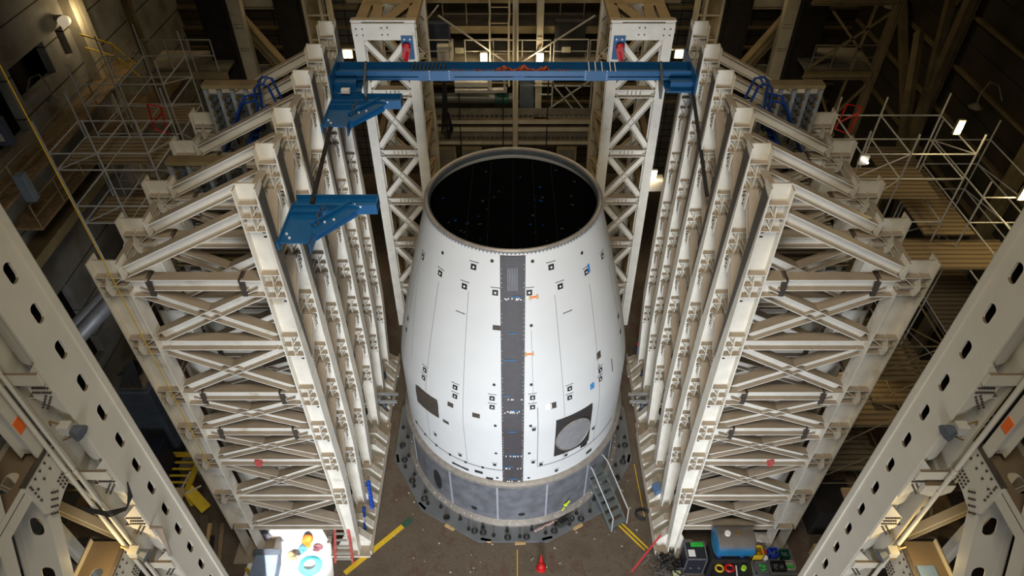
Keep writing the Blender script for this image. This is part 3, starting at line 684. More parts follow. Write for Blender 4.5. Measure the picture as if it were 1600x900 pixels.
def bracket(ya, yb, zc, lab):
    t = thing('lifting_bracket', lab, 'bracket', (-5.44, ya, zc))
    m = MB(); m.box(-5.40, -4.72, ya, yb, zc, zc+0.03); m.box(-5.44, -5.40, ya-0.1, yb+0.1, zc-0.12, zc+0.10)
    m.box(-4.75, -4.72, ya, yb, zc-0.30, zc+0.02); m.box(-5.40, -4.72, yb-0.35, yb-0.32, zc, zc+0.15); m.build('seat_channel', BLUE, t)
    m = MB(); yy = yb; m.box(-5.4, -3.35, yy-0.03, yy+0.0, zc-0.18, zc+0.10); m.box(-5.4, -3.35, yy+0.36, yy+0.39, zc-0.18, zc+0.12); m.box(-5.4, -3.35, yy, yy+0.36, zc-0.03, zc+0.0); m.box(-3.38, -3.35, yy, yy+0.36, zc-0.18, zc+0.10)
    m.build('outrigger_beam', BLUE, t)
    m = MB(); m.bar((-4.72, ya+0.35, zc+0.02), (-3.85, yy+0.1, zc+0.02), 0.03, 0.30, (0,0,1)); m.bar((-4.76, ya+0.35, zc-0.12), (-3.87, yy, zc-0.12), 0.26, 0.03, (0,0,1)); m.bar((-4.78, ya+0.60, zc+0.02), (-4.0, yy+0.12, zc+0.02), 0.24, 0.03, (0,0,1)); m.build('diagonal_arm', BLUE, t)
    m = MB()
    for x, y in ((-5.2, ya+0.15), (-5.3, ya+0.3), (-4.5, ya+0.75), (-3.9, yy+0.05), (-3.75, yy-0.02), (-4.3, ya+0.85)): m.cyl((x, y, zc+0.03), (x, y, zc+0.07), 0.03, n=6)
    m.build('bracket_bolt', PAPER, t)
    m = MB()
    for k in range(10): m.cyl((-4.68+0.05*math.sin(k), yb-0.8+0.09*k, zc+0.05), (-4.68+0.05*math.sin(k), yb-0.8+0.09*k, zc+0.10), 0.025, n=6)
    m.build('seat_bolt', GREYE, t)
bracket(-5.15, -3.75, 14.72, 'royal blue outrigger bracket on the two nearest left frames, lower of the two')
bracket(-0.05, 1.35, 14.82, 'royal blue outrigger bracket on the left frames just under the bridge beam')
tag(MB().bar((-5.2, -0.0, 14.80), (-4.95, -3.7, 14.80), 0.09, 0.09).build('brace_rod', DARKB), 'dark steel rod leaning between the two blue brackets on the left', 'rod')
tag(MB().bar((5.4, 1.7, 15.0), (5.5, -1.4, 13.4), 0.09, 0.09).build('brace_rod', DARKB), 'dark steel rod slanting between the cream frames on the right', 'rod')

# ------------------------------------------------------------ near perforated legs of the stand
def leg(s):
    sd = 'left' if s < 0 else 'right'
    t = thing('stand_leg', 'big cream steel leg with a row of oval holes in the near %s corner' % sd, 'column', (s*8.4, -9.4, 0))
    X = lambda x: s*x
    x = 8.0; ya, yb = -9.95, -8.87
    zs_ = [17.55-0.905*i+0.905*3 for i in range(22)]
    holes = [rounded(lambda u, v, z=z: V(X(x), -9.36+u, z+v), 0.10, 0.20, 0.095) for z in zs_ if 0.3 < z < 22]
    MB().prism([V(X(x), ya, 0), V(X(x), yb, 0), V(X(x), yb, 22), V(X(x), ya, 22)], (X(0.045), 0, 0), holes).build('perforated_flange', LEGM, t)
    m = MB(); m.box(X(x-0.05), X(x), yb-0.14, yb, 0, 22); m.cyl((X(x+0.02), yb, 0), (X(x+0.02), yb, 22), 0.07, n=12); m.build('edge_rib', LEGM, t)
    m = MB(); m.box(X(x+0.05), X(x+0.62), -9.06, -9.02, 0, 22); m.build('web', DARKB, t); MB().box(X(x+0.58), X(x+0.62), -9.48, -9.06, 0, 22).build('shade_lining', DARKB, t)  # near-black web and added lining carry the shade inside the column
    MB().box(X(x+0.62), X(x+0.70), ya, yb, 0, 22).build('outer_flange', LEGM, t)
    # concave recess panels between the node gussets
    nodes = [18.5, 15.45, 12.6, 10.9, 8.9, 5.4, 1.5]
    for z0, z1 in zip(nodes[:-1], nodes[1:]):
        m = MB(); vs = []; fs = []; n = 10
        for k in range(n+1):
            a = PI*0.5*k/n; xx = x+0.09+0.5*math.sin(a); yy = -9.88+0.40*(1-math.cos(a))
            vs += [(X(xx), yy, z0-0.4), (X(xx), yy, z1+0.45)]
        for k in range(n): fs.append((2*k, 2*k+2, 2*k+3, 2*k+1))
        m.add(vs, fs, True); m.build('recess_panel', LEGM, t)
    for z in nodes:
        m = MB(); m.prism([V(X(x+0.02), ya-0.03, z+0.62), V(X(x+0.02), ya-0.03, z-0.75), V(X(x+0.42), ya-0.03, z-0.30), V(X(x+0.42), ya-0.03, z+0.12)], (0, 0.04, 0)); g = m.build('column_gusset', LEGM, t)
        for r_ in range(3):
            m = MB()
            for k in range(7-(r_ % 2)):
                m.cyl((X(x+0.07+0.05*k), ya-0.03, z+0.12-0.12*r_), (X(x+0.07+0.05*k), ya-0.055, z+0.12-0.12*r_), 0.022, n=6)
            m.build('rivet_row', BROWNP, g)
        m = MB()
        for k in range(5):
            for e in (0, 1): m.cyl((X(x+0.12+0.05*k+0.07*e), ya-0.03, z-0.50+0.03*e-0.08*k+0.25), (X(x+0.12+0.05*k+0.07*e), ya-0.055, z-0.50+0.03*e-0.08*k+0.25), 0.022, n=6)
        m.build('rivet_row', BROWNP, g)
        MB().box(X(x+0.09), X(x+0.62), ya+0.06, -9.0, z-0.42, z-0.38).build('diaphragm', LEGM, t)
    xg = x+0.82
    for zt_ in (19.7, 16.75, 13.8, 9.95, 6.4):
        # side gusset facing the stand, with the level beam behind it and the brace below
        pts = [(-9.86, 0), (-9.90, -1.0), (-10.35, -1.04), (-10.70, -1.14), (-10.95, -0.9), (-10.95, 0)]
        m = MB(); m.prism([V(X(xg-0.05), a_, zt_+b_) for a_, b_ in pts], (X(0.05), 0, 0)); g = m.build('side_gusset', LEGM, t)
        MB().box(X(xg-0.08), X(xg+0.02), -10.95, -9.86, zt_, zt_+0.04).build('gusset_edge', BROWNP, g)
        rows = [[(-10.05-0.075*k, -0.72-0.11*r_) for k in range(5)] for r_ in range(3)]
        rows.append([(-10.60-0.09*k+0.05*j, -0.72-0.10*k-0.06*j) for k in range(4) for j in range(3)])
        rows.append([(-10.0-0.17*k, -0.12) for k in range(6)]); rows.append([(-10.1-0.22*k, -0.33) for k in range(4)]); rows.append([(-10.85, -0.2-0.12*k) for k in range(4)])
        for rr in rows:
            m = MB()
            for a_, b_ in rr: m.cyl((X(xg-0.05), a_, zt_+b_), (X(xg-0.075), a_, zt_+b_), 0.024, n=6)
            m.build('rivet_row', BROWNP, g)
        MB().box(X(x+0.05), X(xg), -10.04, -9.99, zt_-1.18, zt_-0.90).build('strut', LEGM, t)
        xa, xb = xg, xg+0.8; y1, y0 = ya+0.05, ya-7.0; z = zt_
        m = MB(); m.box(X(xa), X(xa+0.03), y0, y1, z-0.42, z); m.build('beam_flange', LEGM, t)
        m = MB(); m.box(X(xb), X(xb+0.03), y0, y1, z-0.42, z); m.build('beam_flange', LEGM, t)
        hs = [rounded(lambda u, v, yy=yy: V(X((xa+xb)/2+u), yy+v, z-0.14), 0.13, 0.22, 0.12) for yy in (-10.75, -12.3, -13.8, -15.3)]
        MB().prism([V(X(xa), y0, z-0.14), V(X(xa), y1, z-0.14), V(X(xb), y1, z-0.14), V(X(xb), y0, z-0.14)], (0,0,-0.02), hs).build('beam_web', LEGM, t)
        p0 = V(0, -10.72, zt_-1.0); d = V(0, -0.65, -1.40).normalized(); n = V(0, d.z, -d.y); L_ = 3.6
        for xx, nm in ((xg+0.02, 'brace_flange'), (xg+0.74, 'brace_flange')):
            c = p0+d*L_/2; MB().obox((X(xx), c.y, c.z), d, (1,0,0), n, L_/2, 0.015, 0.15).build(nm, LEGM, t)
        qq = lambda u, v: V(X(xg+0.38+v), (p0+d*u).y, (p0+d*u).z)
        hs = [rounded(lambda a, b, uu=uu: qq(uu+a, b), 0.2, 0.13, 0.12) for uu in (0.45, 1.6, 2.8)]
        MB().prism([qq(-0.2, -0.36), qq(L_, -0.36), qq(L_, 0.36), qq(-0.2, 0.36)], n*0.02, hs).build('brace_web', LEGM, t)
    MB().box(X(x+0.09), X(x+0.62), -9.52, -9.48, 0, 22).build('closing_plate', LEGM, t)
    m = MB(); m.box(X(xg-0.02), X(xg+0.02), -10.34, -10.10, 13.84, 16.4); m.box(X(xg+0.02), X(xg+0.28), -10.24, -10.20, 13.84, 16.4); m.box(X(xg+0.28), X(xg+0.30), -10.34, -10.10, 13.84, 16.4); h = m.build('hanger_post', LEGM, t)
    m = MB(); m.box(X(xg-0.035), X(xg-0.02), -10.32, -10.14, 14.55, 14.85); m.build('orange_tag', ORANGE, h, label='orange rectangular tag')
    # secondary struts beyond
    m = MB()
    m = MB(); m.ibeam((X(8.8), -9.7, 9.3), (X(10.9), -9.7, 12.2), 0.2, 0.2); m.build('rear_strut', LEGM, t)
    m = MB(); m.ibeam((X(10.6), -9.6, 0), (X(10.6), -9.6, 12.3), 0.25, 0.2); m.build('rear_post', LEGM, t)
    return t
leg(-1); leg(1)
for s, sd in ((-1, 'left'), (1, 'right')):
    for k, (xx, r_) in enumerate(((8.55, 0.035), (8.68, 0.045)) if s < 0 else ((8.62, 0.05),)):
        m = MB(); m.tube([(s*xx, -10.12-0.04*k, 0), (s*xx, -10.12-0.04*k, 22)], r_, 10)
        for z in range(1, 22, 3): m.cyl((s*xx, -10.12-0.04*k, z), (s*xx, -10.12-0.04*k, z+0.12), r_*1.25, n=10)
        tag(m.build('conduit_pipe', LEGM), '%s cream conduit running up the near %s leg' % (('slim' if k == 0 else 'thicker') if s < 0 else 'single', sd), 'pipe')
    for z, y, xx in ((14.35, -9.95, 8.12), (10.0, -10.15, 8.4)):
        f = thing('flood_lamp', '%s hooded flood lamp clamped to the near %s leg' % ('upper' if z > 12 else 'lower', sd), 'lamp', (s*xx, y, z))
        m = MB(); m.cyl((s*(xx-0.05), y-0.12, z), (s*(xx-0.22), y-0.16, z-0.06), 0.10, 0.17, 8); m.build('lamp_hood', GREYE, f)
        m = MB(); m.box(s*(xx-0.05), s*(xx+0.16), y-0.2, y-0.02, z-0.08, z+0.14); m.build('lamp_body', PALE, f)
        m = MB(); m.tube([(s*(xx+0.02), y-0.1, z-0.1), (s*(xx+0.16), y-0.12, z-0.2), (s*(xx+0.22), y-0.1, z-0.02), (s*(xx+0.1), y-0.1, z-0.26), (s*(xx+0.24), y-0.14, z-0.3)], 0.018, 6)
        m.tube([(s*(xx+0.1), y-0.1, z+0.1), (s*(xx+0.3), y-0.08, z+0.2), (s*(xx+0.4), y-0.02, z)], 0.02, 6); m.build('lamp_wiring', BRASS, f)
    point('flood_glow', (s*8.75, -10.75, 10.6), 45, (1.0, 0.72, 0.30), 0.1)
    m = MB(); m.tube([(s*8.0, -9.99, 10.62), (s*7.75, -10.0, 10.62), (s*7.85, -10.12, 9.6)], 0.045, 6)
    if s < 0: tag(m.build('pipe_bracket', mat('brown_bracket', (0.30, 0.24, 0.20), 0.6)), 'bent brown pipe bracket on the near left leg', 'bracket')
    # guard rails and clutter in the bay behind the gussets
    g = thing('guard_rail', 'crossed tubular guard rails in the lower near %s bay' % sd, 'railing', (s*9, -9.3, 9))
    for a, b in (((8.9,-9.4,11.9), (9.6,-9.4,9.2)), ((9.2,-9.2,11.6), (10.2,-9.2,9.0)), ((9.5,-9.3,12.0), (8.7,-9.3,9.6)), ((9.9,-9.3,11.8), (8.9,-9.3,8.8)), ((8.9,-9.1,11.3), (10.4,-9.1,11.3)), ((8.9,-9.1,10.7), (10.6,-9.1,10.7))):
        MB().tube([(s*a[0], a[1], a[2]), (s*b[0], b[1], b[2])], 0.035, 8).build('rail_tube', OLDB if a[2] < 11.7 else PALE, g)
    MB().box(s*8.8, s*11.5, -9.0, -7.6, 8.2, 8.3).build('walkway_plate', WOOD, g)
m = MB()
for k in range(5): m.tube([(-8.95+0.02*k, -10.2, 11.9-0.05*k), (-8.4, -10.25, 11.75-0.05*k), (-7.95-0.02*k, -10.2, 11.85-0.03*k), (-7.8, -10.1, 12.3-0.05*k), (-7.75, -10.05, 12.55)], 0.014, 5)
tag(m.build('cable_bundle', BLACK), 'black cable bundle strung across the near left leg', 'cable')
m = MB(); m.tube([(-11.5, -10.1, 11.6), (-10.2, -10.3, 10.2), (-9.3, -10.6, 8.0)], 0.055, 8)
tag(m.build('slanted_pipe', STEELB), 'blue grey pipe slanting across the bottom left corner', 'pipe')
m = MB(); m.box(8.95, 9.35, -10.9, -10.5, 9.6, 9.9); tag(m.build('blue_case', mat('faded_blue', (0.13, 0.2, 0.33), 0.5), bevel=0.02), 'faded blue case on the near right leg beam', 'case')
m = MB(); m.prism([V(8.28, -10.1, 12.5), V(8.9, -10.1, 12.5), V(8.9, -10.1, 12.25), V(8.65, -10.1, 12.05), V(8.28, -10.1, 12.2)], (0, 0.1, 0)); m.cyl((8.6,-10.1,12.3),(8.6,-10.14,12.3),0.05,n=10)
tag(m.build('pipe_hanger', LEGM), 'cream pipe hanger plate on the near right leg', 'bracket')

# yellow lifting rope hanging on the left
m = MB(); m.tube([(-9.33, -5.62, 30), (-9.33, -5.62, 14), (-9.38, -5.62, 6.2)], 0.013, 5)
tag(m.build('guide_rope', YEL), 'thin yellow rope hanging down past the left frames', 'rope')

# ------------------------------------------------------------ heavy columns behind the frames
for s, sd in ((-1, 'left'), (1, 'right')):
    for a, b, nm in ((11.42, 12.4, 'outer'), (8.39, 9.37, 'inner')):
        t = thing('dark_column', '%s of the two near-black columns behind the %s frames' % (nm, sd), 'column', (s*a, 10, 0))
        MB().box(s*a, s*b, 10, 10.6, 0, 24).build('column_face', DARKB, t)  # these columns stand unlit; their shade is put into the near-black colour
        m = MB(); m.box(s*(a-0.04), s*a, 9.9, 10.7, 0, 24); m.box(s*b, s*(b+0.04), 9.9, 10.7, 0, 24); m.build('column_flange', DARKB, t)
    t = thing('ochre_column', 'ochre riveted column beside the outer dark column, %s side' % sd, 'column', (s*11, 10.2, 0))
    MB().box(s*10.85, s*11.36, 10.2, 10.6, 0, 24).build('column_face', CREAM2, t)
    m = MB()
    for z in [13.6, 13.45, 12.6, 12.5]:
        for k in range(4): m.cyl((s*(10.95+0.1*k), 10.2, z), (s*(10.95+0.1*k), 10.17, z), 0.02, n=6)
    m.build('rivet', BROWNP, t)
    t = thing('laced_column', 'ochre ladder-laced column just inside the dark column, %s side' % sd, 'column', (s*7.8, 10, 0))
    for a in (7.25, 7.55, 8.2): MB().box(s*a, s*(a+0.12), 10, 10.5, 0, 24).build('chord', CREAM2, t)
    MB().box(s*7.55, s*8.3, 10.45, 10.5, 0, 24).build('back_plate', OLDB, t)
    for k in range(12): MB().box(s*7.25, s*8.3, 10.02, 10.1, 8+1.0*k, 8.08+1.0*k).build('lacing_bar', CREAM2, t)
    # beams and diagonal plates between them
    t = thing('rear_girder', 'cream and brown girder with a diagonal brace behind the %s frames' % sd, 'beam', (s*10, 10.3, 13))
    MB().ibeam((s*9.4, 10.8, 14.3), (s*11, 10.8, 14.3), 0.5, 0.3).build('girder', CREAM2, t)
    MB().ibeam((s*9.2, 10.6, 10.6), (s*11.3, 10.9, 13.6), 0.4, 0.5).build('brace', OLDB, t)
    MB().ibeam((s*9.4, 10.8, 11.4), (s*11.4, 10.8, 11.4), 0.3, 0.3).build('girder', DIM, t)

# ------------------------------------------------------------ rear platforms, pipe racks and lamps
def railing(name, lab, x0, x1, y, z, n, h=1.05, mm=PALE, dy=0.0, mid=True, cat='railing'):
    t = thing(name, lab, cat, (x0, y, z))
    MB().tube([(x0, y, z+h), (x1, y+dy, z+h)], 0.03, 6).build('top_rail', mm, t)
    if mid: MB().tube([(x0, y, z+h*0.5), (x1, y+dy, z+h*0.5)], 0.025, 6).build('mid_rail', mm, t)
    for k in range(n+1):
        u = k/n; MB().tube([(x0+(x1-x0)*u, y+dy*u, z), (x0+(x1-x0)*u, y+dy*u, z+h)], 0.03, 6).build('post', mm, t)
    return t
t = thing('rear_walkway', 'grimy grey walkway crossing behind the blue bridge beam', 'walkway', (0, 13.5, 10.7))
MB().box(-7, 7, 13.0, 15.5, 10.62, 10.70).build('deck', DIM, t); MB().ibeam((-7, 13.05, 10.5), (7, 13.05, 10.5), 0.3, 0.15).build('edge_beam', DIM, t)
railing('walkway_railing', 'pale tube railing on the rear walkway, left half', -6.8, -2.9, 13.0, 10.7, 3)
railing('walkway_railing', 'pale tube railing on the rear walkway, beside the ladder', -2.2, 1.7, 13.0, 10.7, 3)
railing('gate_railing', 'pale framed gate section at the right of the rear walkway', 1.85, 3.4, 12.95, 10.7, 1, 1.1)
railing('walkway_railing', 'pale tube railing at the far right end of the rear walkway', 3.5, 6.8, 13.0, 10.7, 3)
railing('upper_railing', 'grimy railing on the higher rear platform', -3.2, 3.2, 14.0, 12.05, 6, 1.0, DIM)
for z, mm, nm in ((12.0, DIM, 'upper'), (13.4, DIM, 'topmost')):
    t = thing('rear_platform', '%s grimy platform against the rear wall' % nm, 'platform', (0, 14.2, z))
    MB().box(-7.5, 7.5, 14.0, 17, z-0.1, z).build('deck', mm, t); MB().box(-7.5, 7.5, 13.95, 14.0, z-0.35, z).build('fascia', OLDB, t)
for x, y, w_, nm in ((0.10, 12.5, 0.13, 'round ochre pipe column standing at the centre behind the white section'),):
    tag(MB().cyl((x, y, 0), (x, y, 24), w_, n=14).build('pipe_column', CREAM2), nm, 'column')
t = thing('rear_post', 'flat cream post right of the centre pipe column', 'column', (1.2, 13.1, 0)); MB().ibeam((1.2, 13.1, 7.9), (1.2, 13.1, 24), 0.3, 0.25).build('shaft', CREAM2, t); MB().box(1.0, 1.6, 12.9, 13.3, 7.8, 7.95).build('cap_plate', OLDB, t)
t = thing('access_ladder', 'cream rung ladder rising from the rear walkway left of the centre column', 'ladder', (-0.6, 12.8, 9.6))
for x in (-1.05, -0.2): MB().tube([(x, 12.8, 9.6), (x, 12.8, 12.6), (x+0.03, 12.7, 13.0), (x, 12.7, 18)], 0.045, 8).build('stile', CREAM2, t)
for k in range(12): MB().tube([(-1.05, 12.8, 9.8+0.7*k), (-0.2, 12.8, 9.8+0.7*k)], 0.025, 6).build('rung', CREAM2, t)
for a, b, lab in (((-3.3,12.9,12.9), (-0.4,12.9,10.8), 'left'), ((0.3,12.9,10.7), (3.6,12.9,12.9), 'right'), ((-5.4,13.3,10.8), (-3.3,13.3,13.2), 'far left')):
    tag(MB().bar(a, b, 0.06, 0.06).build('diagonal_rod', PALE), 'thin pale diagonal rod above the rear walkway, %s' % lab, 'rod')
for x, z, lab in ((-2.45, 11.3, 'left'), (2.4, 11.35, 'right')):
    tag(MB().box(x-0.2, x+0.2, 12.88, 12.92, z-0.13, z+0.13).build('notice_board', mat('cream_notice', (0.6, 0.57, 0.40), 0.6)), 'small blank cream notice on the %s rear railing' % lab, 'sign')
for x0, x1, z0, z1, mm, lab in ((-3.9,-2.9,10.7,12.3,mat('navy_cabinet',(0.02,0.025,0.05),0.5),'navy cabinet at the left end of the rear walkway'), (1.9,3.3,10.75,12.4,BLACK,'black cabinet behind the gate on the rear walkway'), (-3.5,-2.8,10.7,11.4,PALE,'pale box marked with dark smears on the rear walkway'), (0.3,1.0,8.2,9.5,GREYE,'grey box hung under the rear walkway')):
    o = MB().box(x0, x1, 13.5 if z1 > 11.5 else 13.1, 14.0, z0, z1).build('cabinet', mm, bevel=0.02); tag(o, lab, 'cabinet')
# racks of pipes and cable trays
def tray(z, lab, mm=PALE):
    t = thing('cable_tray', lab, 'cable tray', (0, 12.9, z))
    MB().box(-4.6, 4.6, 12.9, 13.6, z-0.03, z).build('tray_floor', DIM, t)
    hs = [[V(-4.4+0.235*k, 12.9, z-0.12), V(-4.28+0.235*k, 12.9, z-0.12), V(-4.28+0.235*k, 12.9, z+0.02), V(-4.4+0.235*k, 12.9, z+0.02)] for k in range(37)]
    MB().prism([V(-4.6, 12.9, z-0.2), V(4.6, 12.9, z-0.2), V(4.6, 12.9, z+0.35), V(-4.6, 12.9, z+0.35)], (0, 0.03, 0), hs).build('slotted_side', mm, t)
tray(8.05, 'upper slotted cable tray behind the white section', DIM); tray(6.85, 'lower slotted cable tray behind the white section', DIM)
for z, h_, lab in ((7.75, 0.2, 'upper'), (7.35, 0.22, 'middle'), (6.6, 0.2, 'lower')):
    tag(MB().box(-4.8, 4.8, 12.75, 12.9, z-h_/2, z+h_/2).build('rack_beam', CREAM2), '%s ochre beam of the pipe rack behind the white section' % lab, 'beam')
for z, y, r_, x0, x1, lab in ((8.75, 13.3, 0.24, -3.9, 0.0, 'big grey pipe left of the centre column'), (8.6, 13.4, 0.2, 0.3, 1.0, 'short grey pipe right of the centre column'), (7.15, 13.3, 0.18, -4.5, 4.5, 'long grey pipe between the cable trays'), (7.95, 13.5, 0.15, -4.5, 4.5, 'thin grey pipe above the upper tray')):
    m = MB(); m.cyl((x0, y, z), (x1, y, z), r_, n=18); m.cyl((x0, y, z), (x0+0.06, y, z), r_*1.25, n=18); m.cyl((x1-0.06, y, z), (x1, y, z), r_*1.25, n=18)
    tag(m.build('service_pipe', mat('pipe_grey', (0.17, 0.165, 0.14), 0.45, 0.3, 0.2, 3)), lab, 'pipe')
m = MB(); m.cyl((-0.9, 13.2, 8.75), (-0.2, 13.2, 8.75), 0.27, n=14); m.box(-0.75, -0.3, 13.0, 13.4, 8.9, 9.2)
tag(m.build('green_valve', mat('valve_green', (0.01, 0.07, 0.045), 0.5)), 'dark green valve on the big grey rear pipe', 'valve')
t = thing('duct_box', 'long pale duct under the rear walkway, left of centre', 'duct', (-1.6, 12.7, 9.5)); MB().box(-2.75, -0.3, 12.6, 12.9, 9.38, 9.52).build('lower_duct', PALE, t); MB().box(-2.75, -1.2, 12.7, 12.95, 9.62, 9.85).build('upper_duct', PALE, t); MB().box(-1.2, -1.1, 12.6, 12.7, 9.5, 10).build('strap', PALE, t); MB().box(-0.45, -0.35, 12.6, 12.7, 9.5, 10).build('strap', PALE, t)
m = MB()
for k in range(4): m.tube([(-3.3+0.05*k, 13.0, 10.6), (-3.3+0.05*k, 12.7, 9.8), (-3.35+0.06*k, 12.55, 8.6), (-3.5+0.1*k, 12.5, 7.4+0.1*k), (-3.2, 12.5, 7.0+0.1*k), (-2.95-0.05*k, 12.5, 7.5), (-3.1, 12.5, 8.4)], 0.035, 6)
tag(m.build('black_hose', BLACK), 'loop of black hose hanging left of the rear pipe rack', 'hose')
t = thing('rear_truss_panel', 'pale crossed rods below the rear walkway on the right', 'brace', (2.8, 12.8, 8.6))
for a, b in (((1.4, 8.1), (3.7, 9.9)), ((1.8, 9.7), (3.0, 8.2)), ((2.4, 9.6), (3.5, 8.2)), ((1.0, 9.55), (3.9, 9.55)), ((1.0, 9.75), (1.9, 9.75)), ((1.85, 8.2), (1.85, 10.5)), ((3.7, 8.0), (3.7, 10.5)), ((1.2, 9.1), (1.85, 9.1)), ((1.2, 7.95), (3.7, 7.95))):
    MB().bar((a[0], 12.97, a[1]), (b[0], 12.97, b[1]), 0.05, 0.06).build('rod', PALE, t)
for x0, x1, lab in ((-4.4, -2.9, 'far left'), (-2.6, -1.6, 'left'), (2.2, 3.2, 'right')):
    t = thing('louvre_cabinet', 'grimy louvred cabinet below the rear pipe rack, %s' % lab, 'cabinet', (x0, 12.9, 4)); MB().box(x0, x1, 12.9, 13.7, 0, 6.3).build('body', OLDB, t)
    MB().box(x0+0.1, x1-0.1, 12.86, 12.9, 5.3, 6.1).build('louvre', DIM, t)
for x in (-2.6, -0.5, 1.65, 3.9):
    tag(MB().cyl((x, 13.02, 10.5), (x, 12.6, 5.5), 0.03, n=6).build('hanger_rod', BLACK), 'thin black hanger rod in front of the rear pipe rack, %s' % {-2.6:'leftmost', -0.5:'left of the centre', 1.65:'right of the centre', 3.9:'rightmost'}[x], 'rod')
for k in range(9):     # cladding rails high on the rear wall
    z = 5.0+1.1*k
    MB().box(-29, 29, 19.8, 20, z, z+0.12).build('trim_%d' % (3+k), WALLO, kind='structure')

def fixture(loc, lab, w_=0.34, h_=0.42, mm=LAMPW, power=14, tall=True):
    t = thing('light_fixture', lab, 'light', loc); x, y, z = loc
    m = MB(); m.box(x-w_/2, x+w_/2, y, y+0.12, z-h_/2, z+h_/2); m.build('housing', PALE, t, bevel=0.01)
    for k in (-1, 1): MB().box(x+k*w_*0.22-0.05, x+k*w_*0.22+0.05, y-0.04, y, z-h_*0.4, z+h_*0.4).build('tube_lamp', mm, t)
    if abs(x) > 6.2: MB().box(math.copysign(5.6, x), x, y+0.1, y+0.16, z+0.1, z+0.16).build('support_arm', PALE, t)
    point('fixture_glow', (x, y-0.3, z), power, (1.0, 0.8, 0.5), 0.12)
fixture((-1.35, 12.87, 11.0), 'twin-tube light in front of the rear walkway, left of the ladder', power=55)
fixture((1.22, 12.84, 11.0), 'twin-tube light in front of the rear walkway, right of the centre column', power=55)
fixture((-6.6, 9.0, 12.9), 'twin-tube light at the left end of the blue bridge beam', 0.42, 0.38, power=16)
fixture((6.6, 9.0, 12.9), 'twin-tube light at the right end of the blue bridge beam', 0.36, 0.38, power=16)
fixture((5.86, 6.9, 8.62), 'bright twin-tube light between the right tower and the frames', 0.3, 0.4, power=30)
m = MB(); m.box(5.66, 6.3, 6.7, 7.2, 7.9, 8.4); tag(m.build('light_box', PALE), 'pale box lit by the tube light beside the right tower', 'box')

# ------------------------------------------------------------ framed bays by the side walls
t = thing('side_truss', 'ochre braced frame with a railed platform, upper right', 'frame', (14.6, 9, 0))
MB().ibeam((14.6, 9.0, 0), (14.6, 9.0, 24), 0.28, 0.28).build('post', OLDB, t)
MB().ibeam((11.3, 9.0, 14.95), (14.6, 9.0, 14.95), 0.2, 0.2).build('top_beam', OLDB, t)
MB().ibeam((11.8, 9.0, 12.05), (14.6, 9.0, 12.05), 0.35, 0.3).build('platform_beam', OLDB, t)
MB().box(11.8, 14.6, 9.1, 11, 12.2, 12.28).build('platform_deck', DIM, t)
for a, b in (((12.2, 14.6), (14.5, 12.3)), ((12.0, 12.4), (14.6, 14.7)), ((13.8, 15.2), (13.4, 8)), ((12.4, 11.8), (13.9, 9.2)), ((14.5, 11.6), (13.2, 9.6))):
    MB().bar((a[0], 9.0, a[1]), (b[0], 9.0, b[1]), 0.09, 0.09).build('brace_rod', OLDB, t)
railing('platform_railing', 'thin railing on the braced platform, upper right', 11.95, 14.4, 8.95, 12.28, 3, 1.0, DIM)
t = thing('side_walkway', 'railed walkway reaching back along the left wall, upper left', 'walkway', (-14, 9, 12.2))
MB().box(-14.9, -11.6, 9.1, 10.9, 12.1, 12.2).build('deck', DIM, t); MB().box(-14.9, -11.6, 8.95, 9.05, 11.85, 12.15).build('edge_beam', OLDB, t)
railing('platform_railing', 'thin railing on the walkway in front of the outer left dark column', -14.6, -11.9, 8.95, 12.2, 3, 1.3, PALE)
tag(MB().ibeam((-14.75, 9.2, 0), (-14.75, 9.2, 24), 0.28, 0.28).build('wall_post', OLDB), 'ochre post behind the upper left scaffold', 'column')
for k, (y0_, z_) in enumerate(((3.0, 11.2), (5.0, 9.6))):
    t = thing('stair_walkway', '%s grimy catwalk along the left wall' % ('upper' if k == 0 else 'lower'), 'walkway', (-16.5, y0_, z_))
    MB().box(-17.9, -16.8, y0_-3, 12, z_-0.1, z_).build('deck', WOOD, t)
    railing('catwalk_railing', '%s thin handrail along the left wall catwalk' % ('upper' if k == 0 else 'lower'), -16.8, -16.8, y0_-3, z_, 6, 1.0, OLDB, dy=15-y0_)
t = thing('yellow_handrail', 'yellow handrail beside the wall lamp, upper left', 'railing', (-17, 9.5, 12))
for z in (0, 0.55): MB().tube([(-17.3, 9.6, 12.9+z), (-16.2, 9.6, 12.5+z), (-15.6, 9.7, 11.6+z)], 0.035, 6).build('rail', YEL, t)
MB().tube([(-16.2, 9.6, 12.1), (-16.2, 9.6, 13.1)], 0.03, 6).build('post', YEL, t)
t = thing('wall_lamp', 'lit half-dome lamp on the left concrete wall, upper left', 'lamp', (-17.8, 9.6, 14))
m = MB(); m.sphere((-17.65, 9.55, 14.0), 0.24, 0.28, 0.2, 14); m.build('lamp_shade', mat('lamp_glass', (0.7, 0.62, 0.45), 0.4, emit=(1, 0.85, 0.6), strength=0.35), t); m = MB(); m.cyl((-18, 9.6, 14.1), (-17.7, 9.6, 14.1), 0.12); m.build('bracket', DIM, t)
point('wall_lamp_glow', (-17.1, 10.1, 13.9), 45, (1, 0.78, 0.45), 0.1)
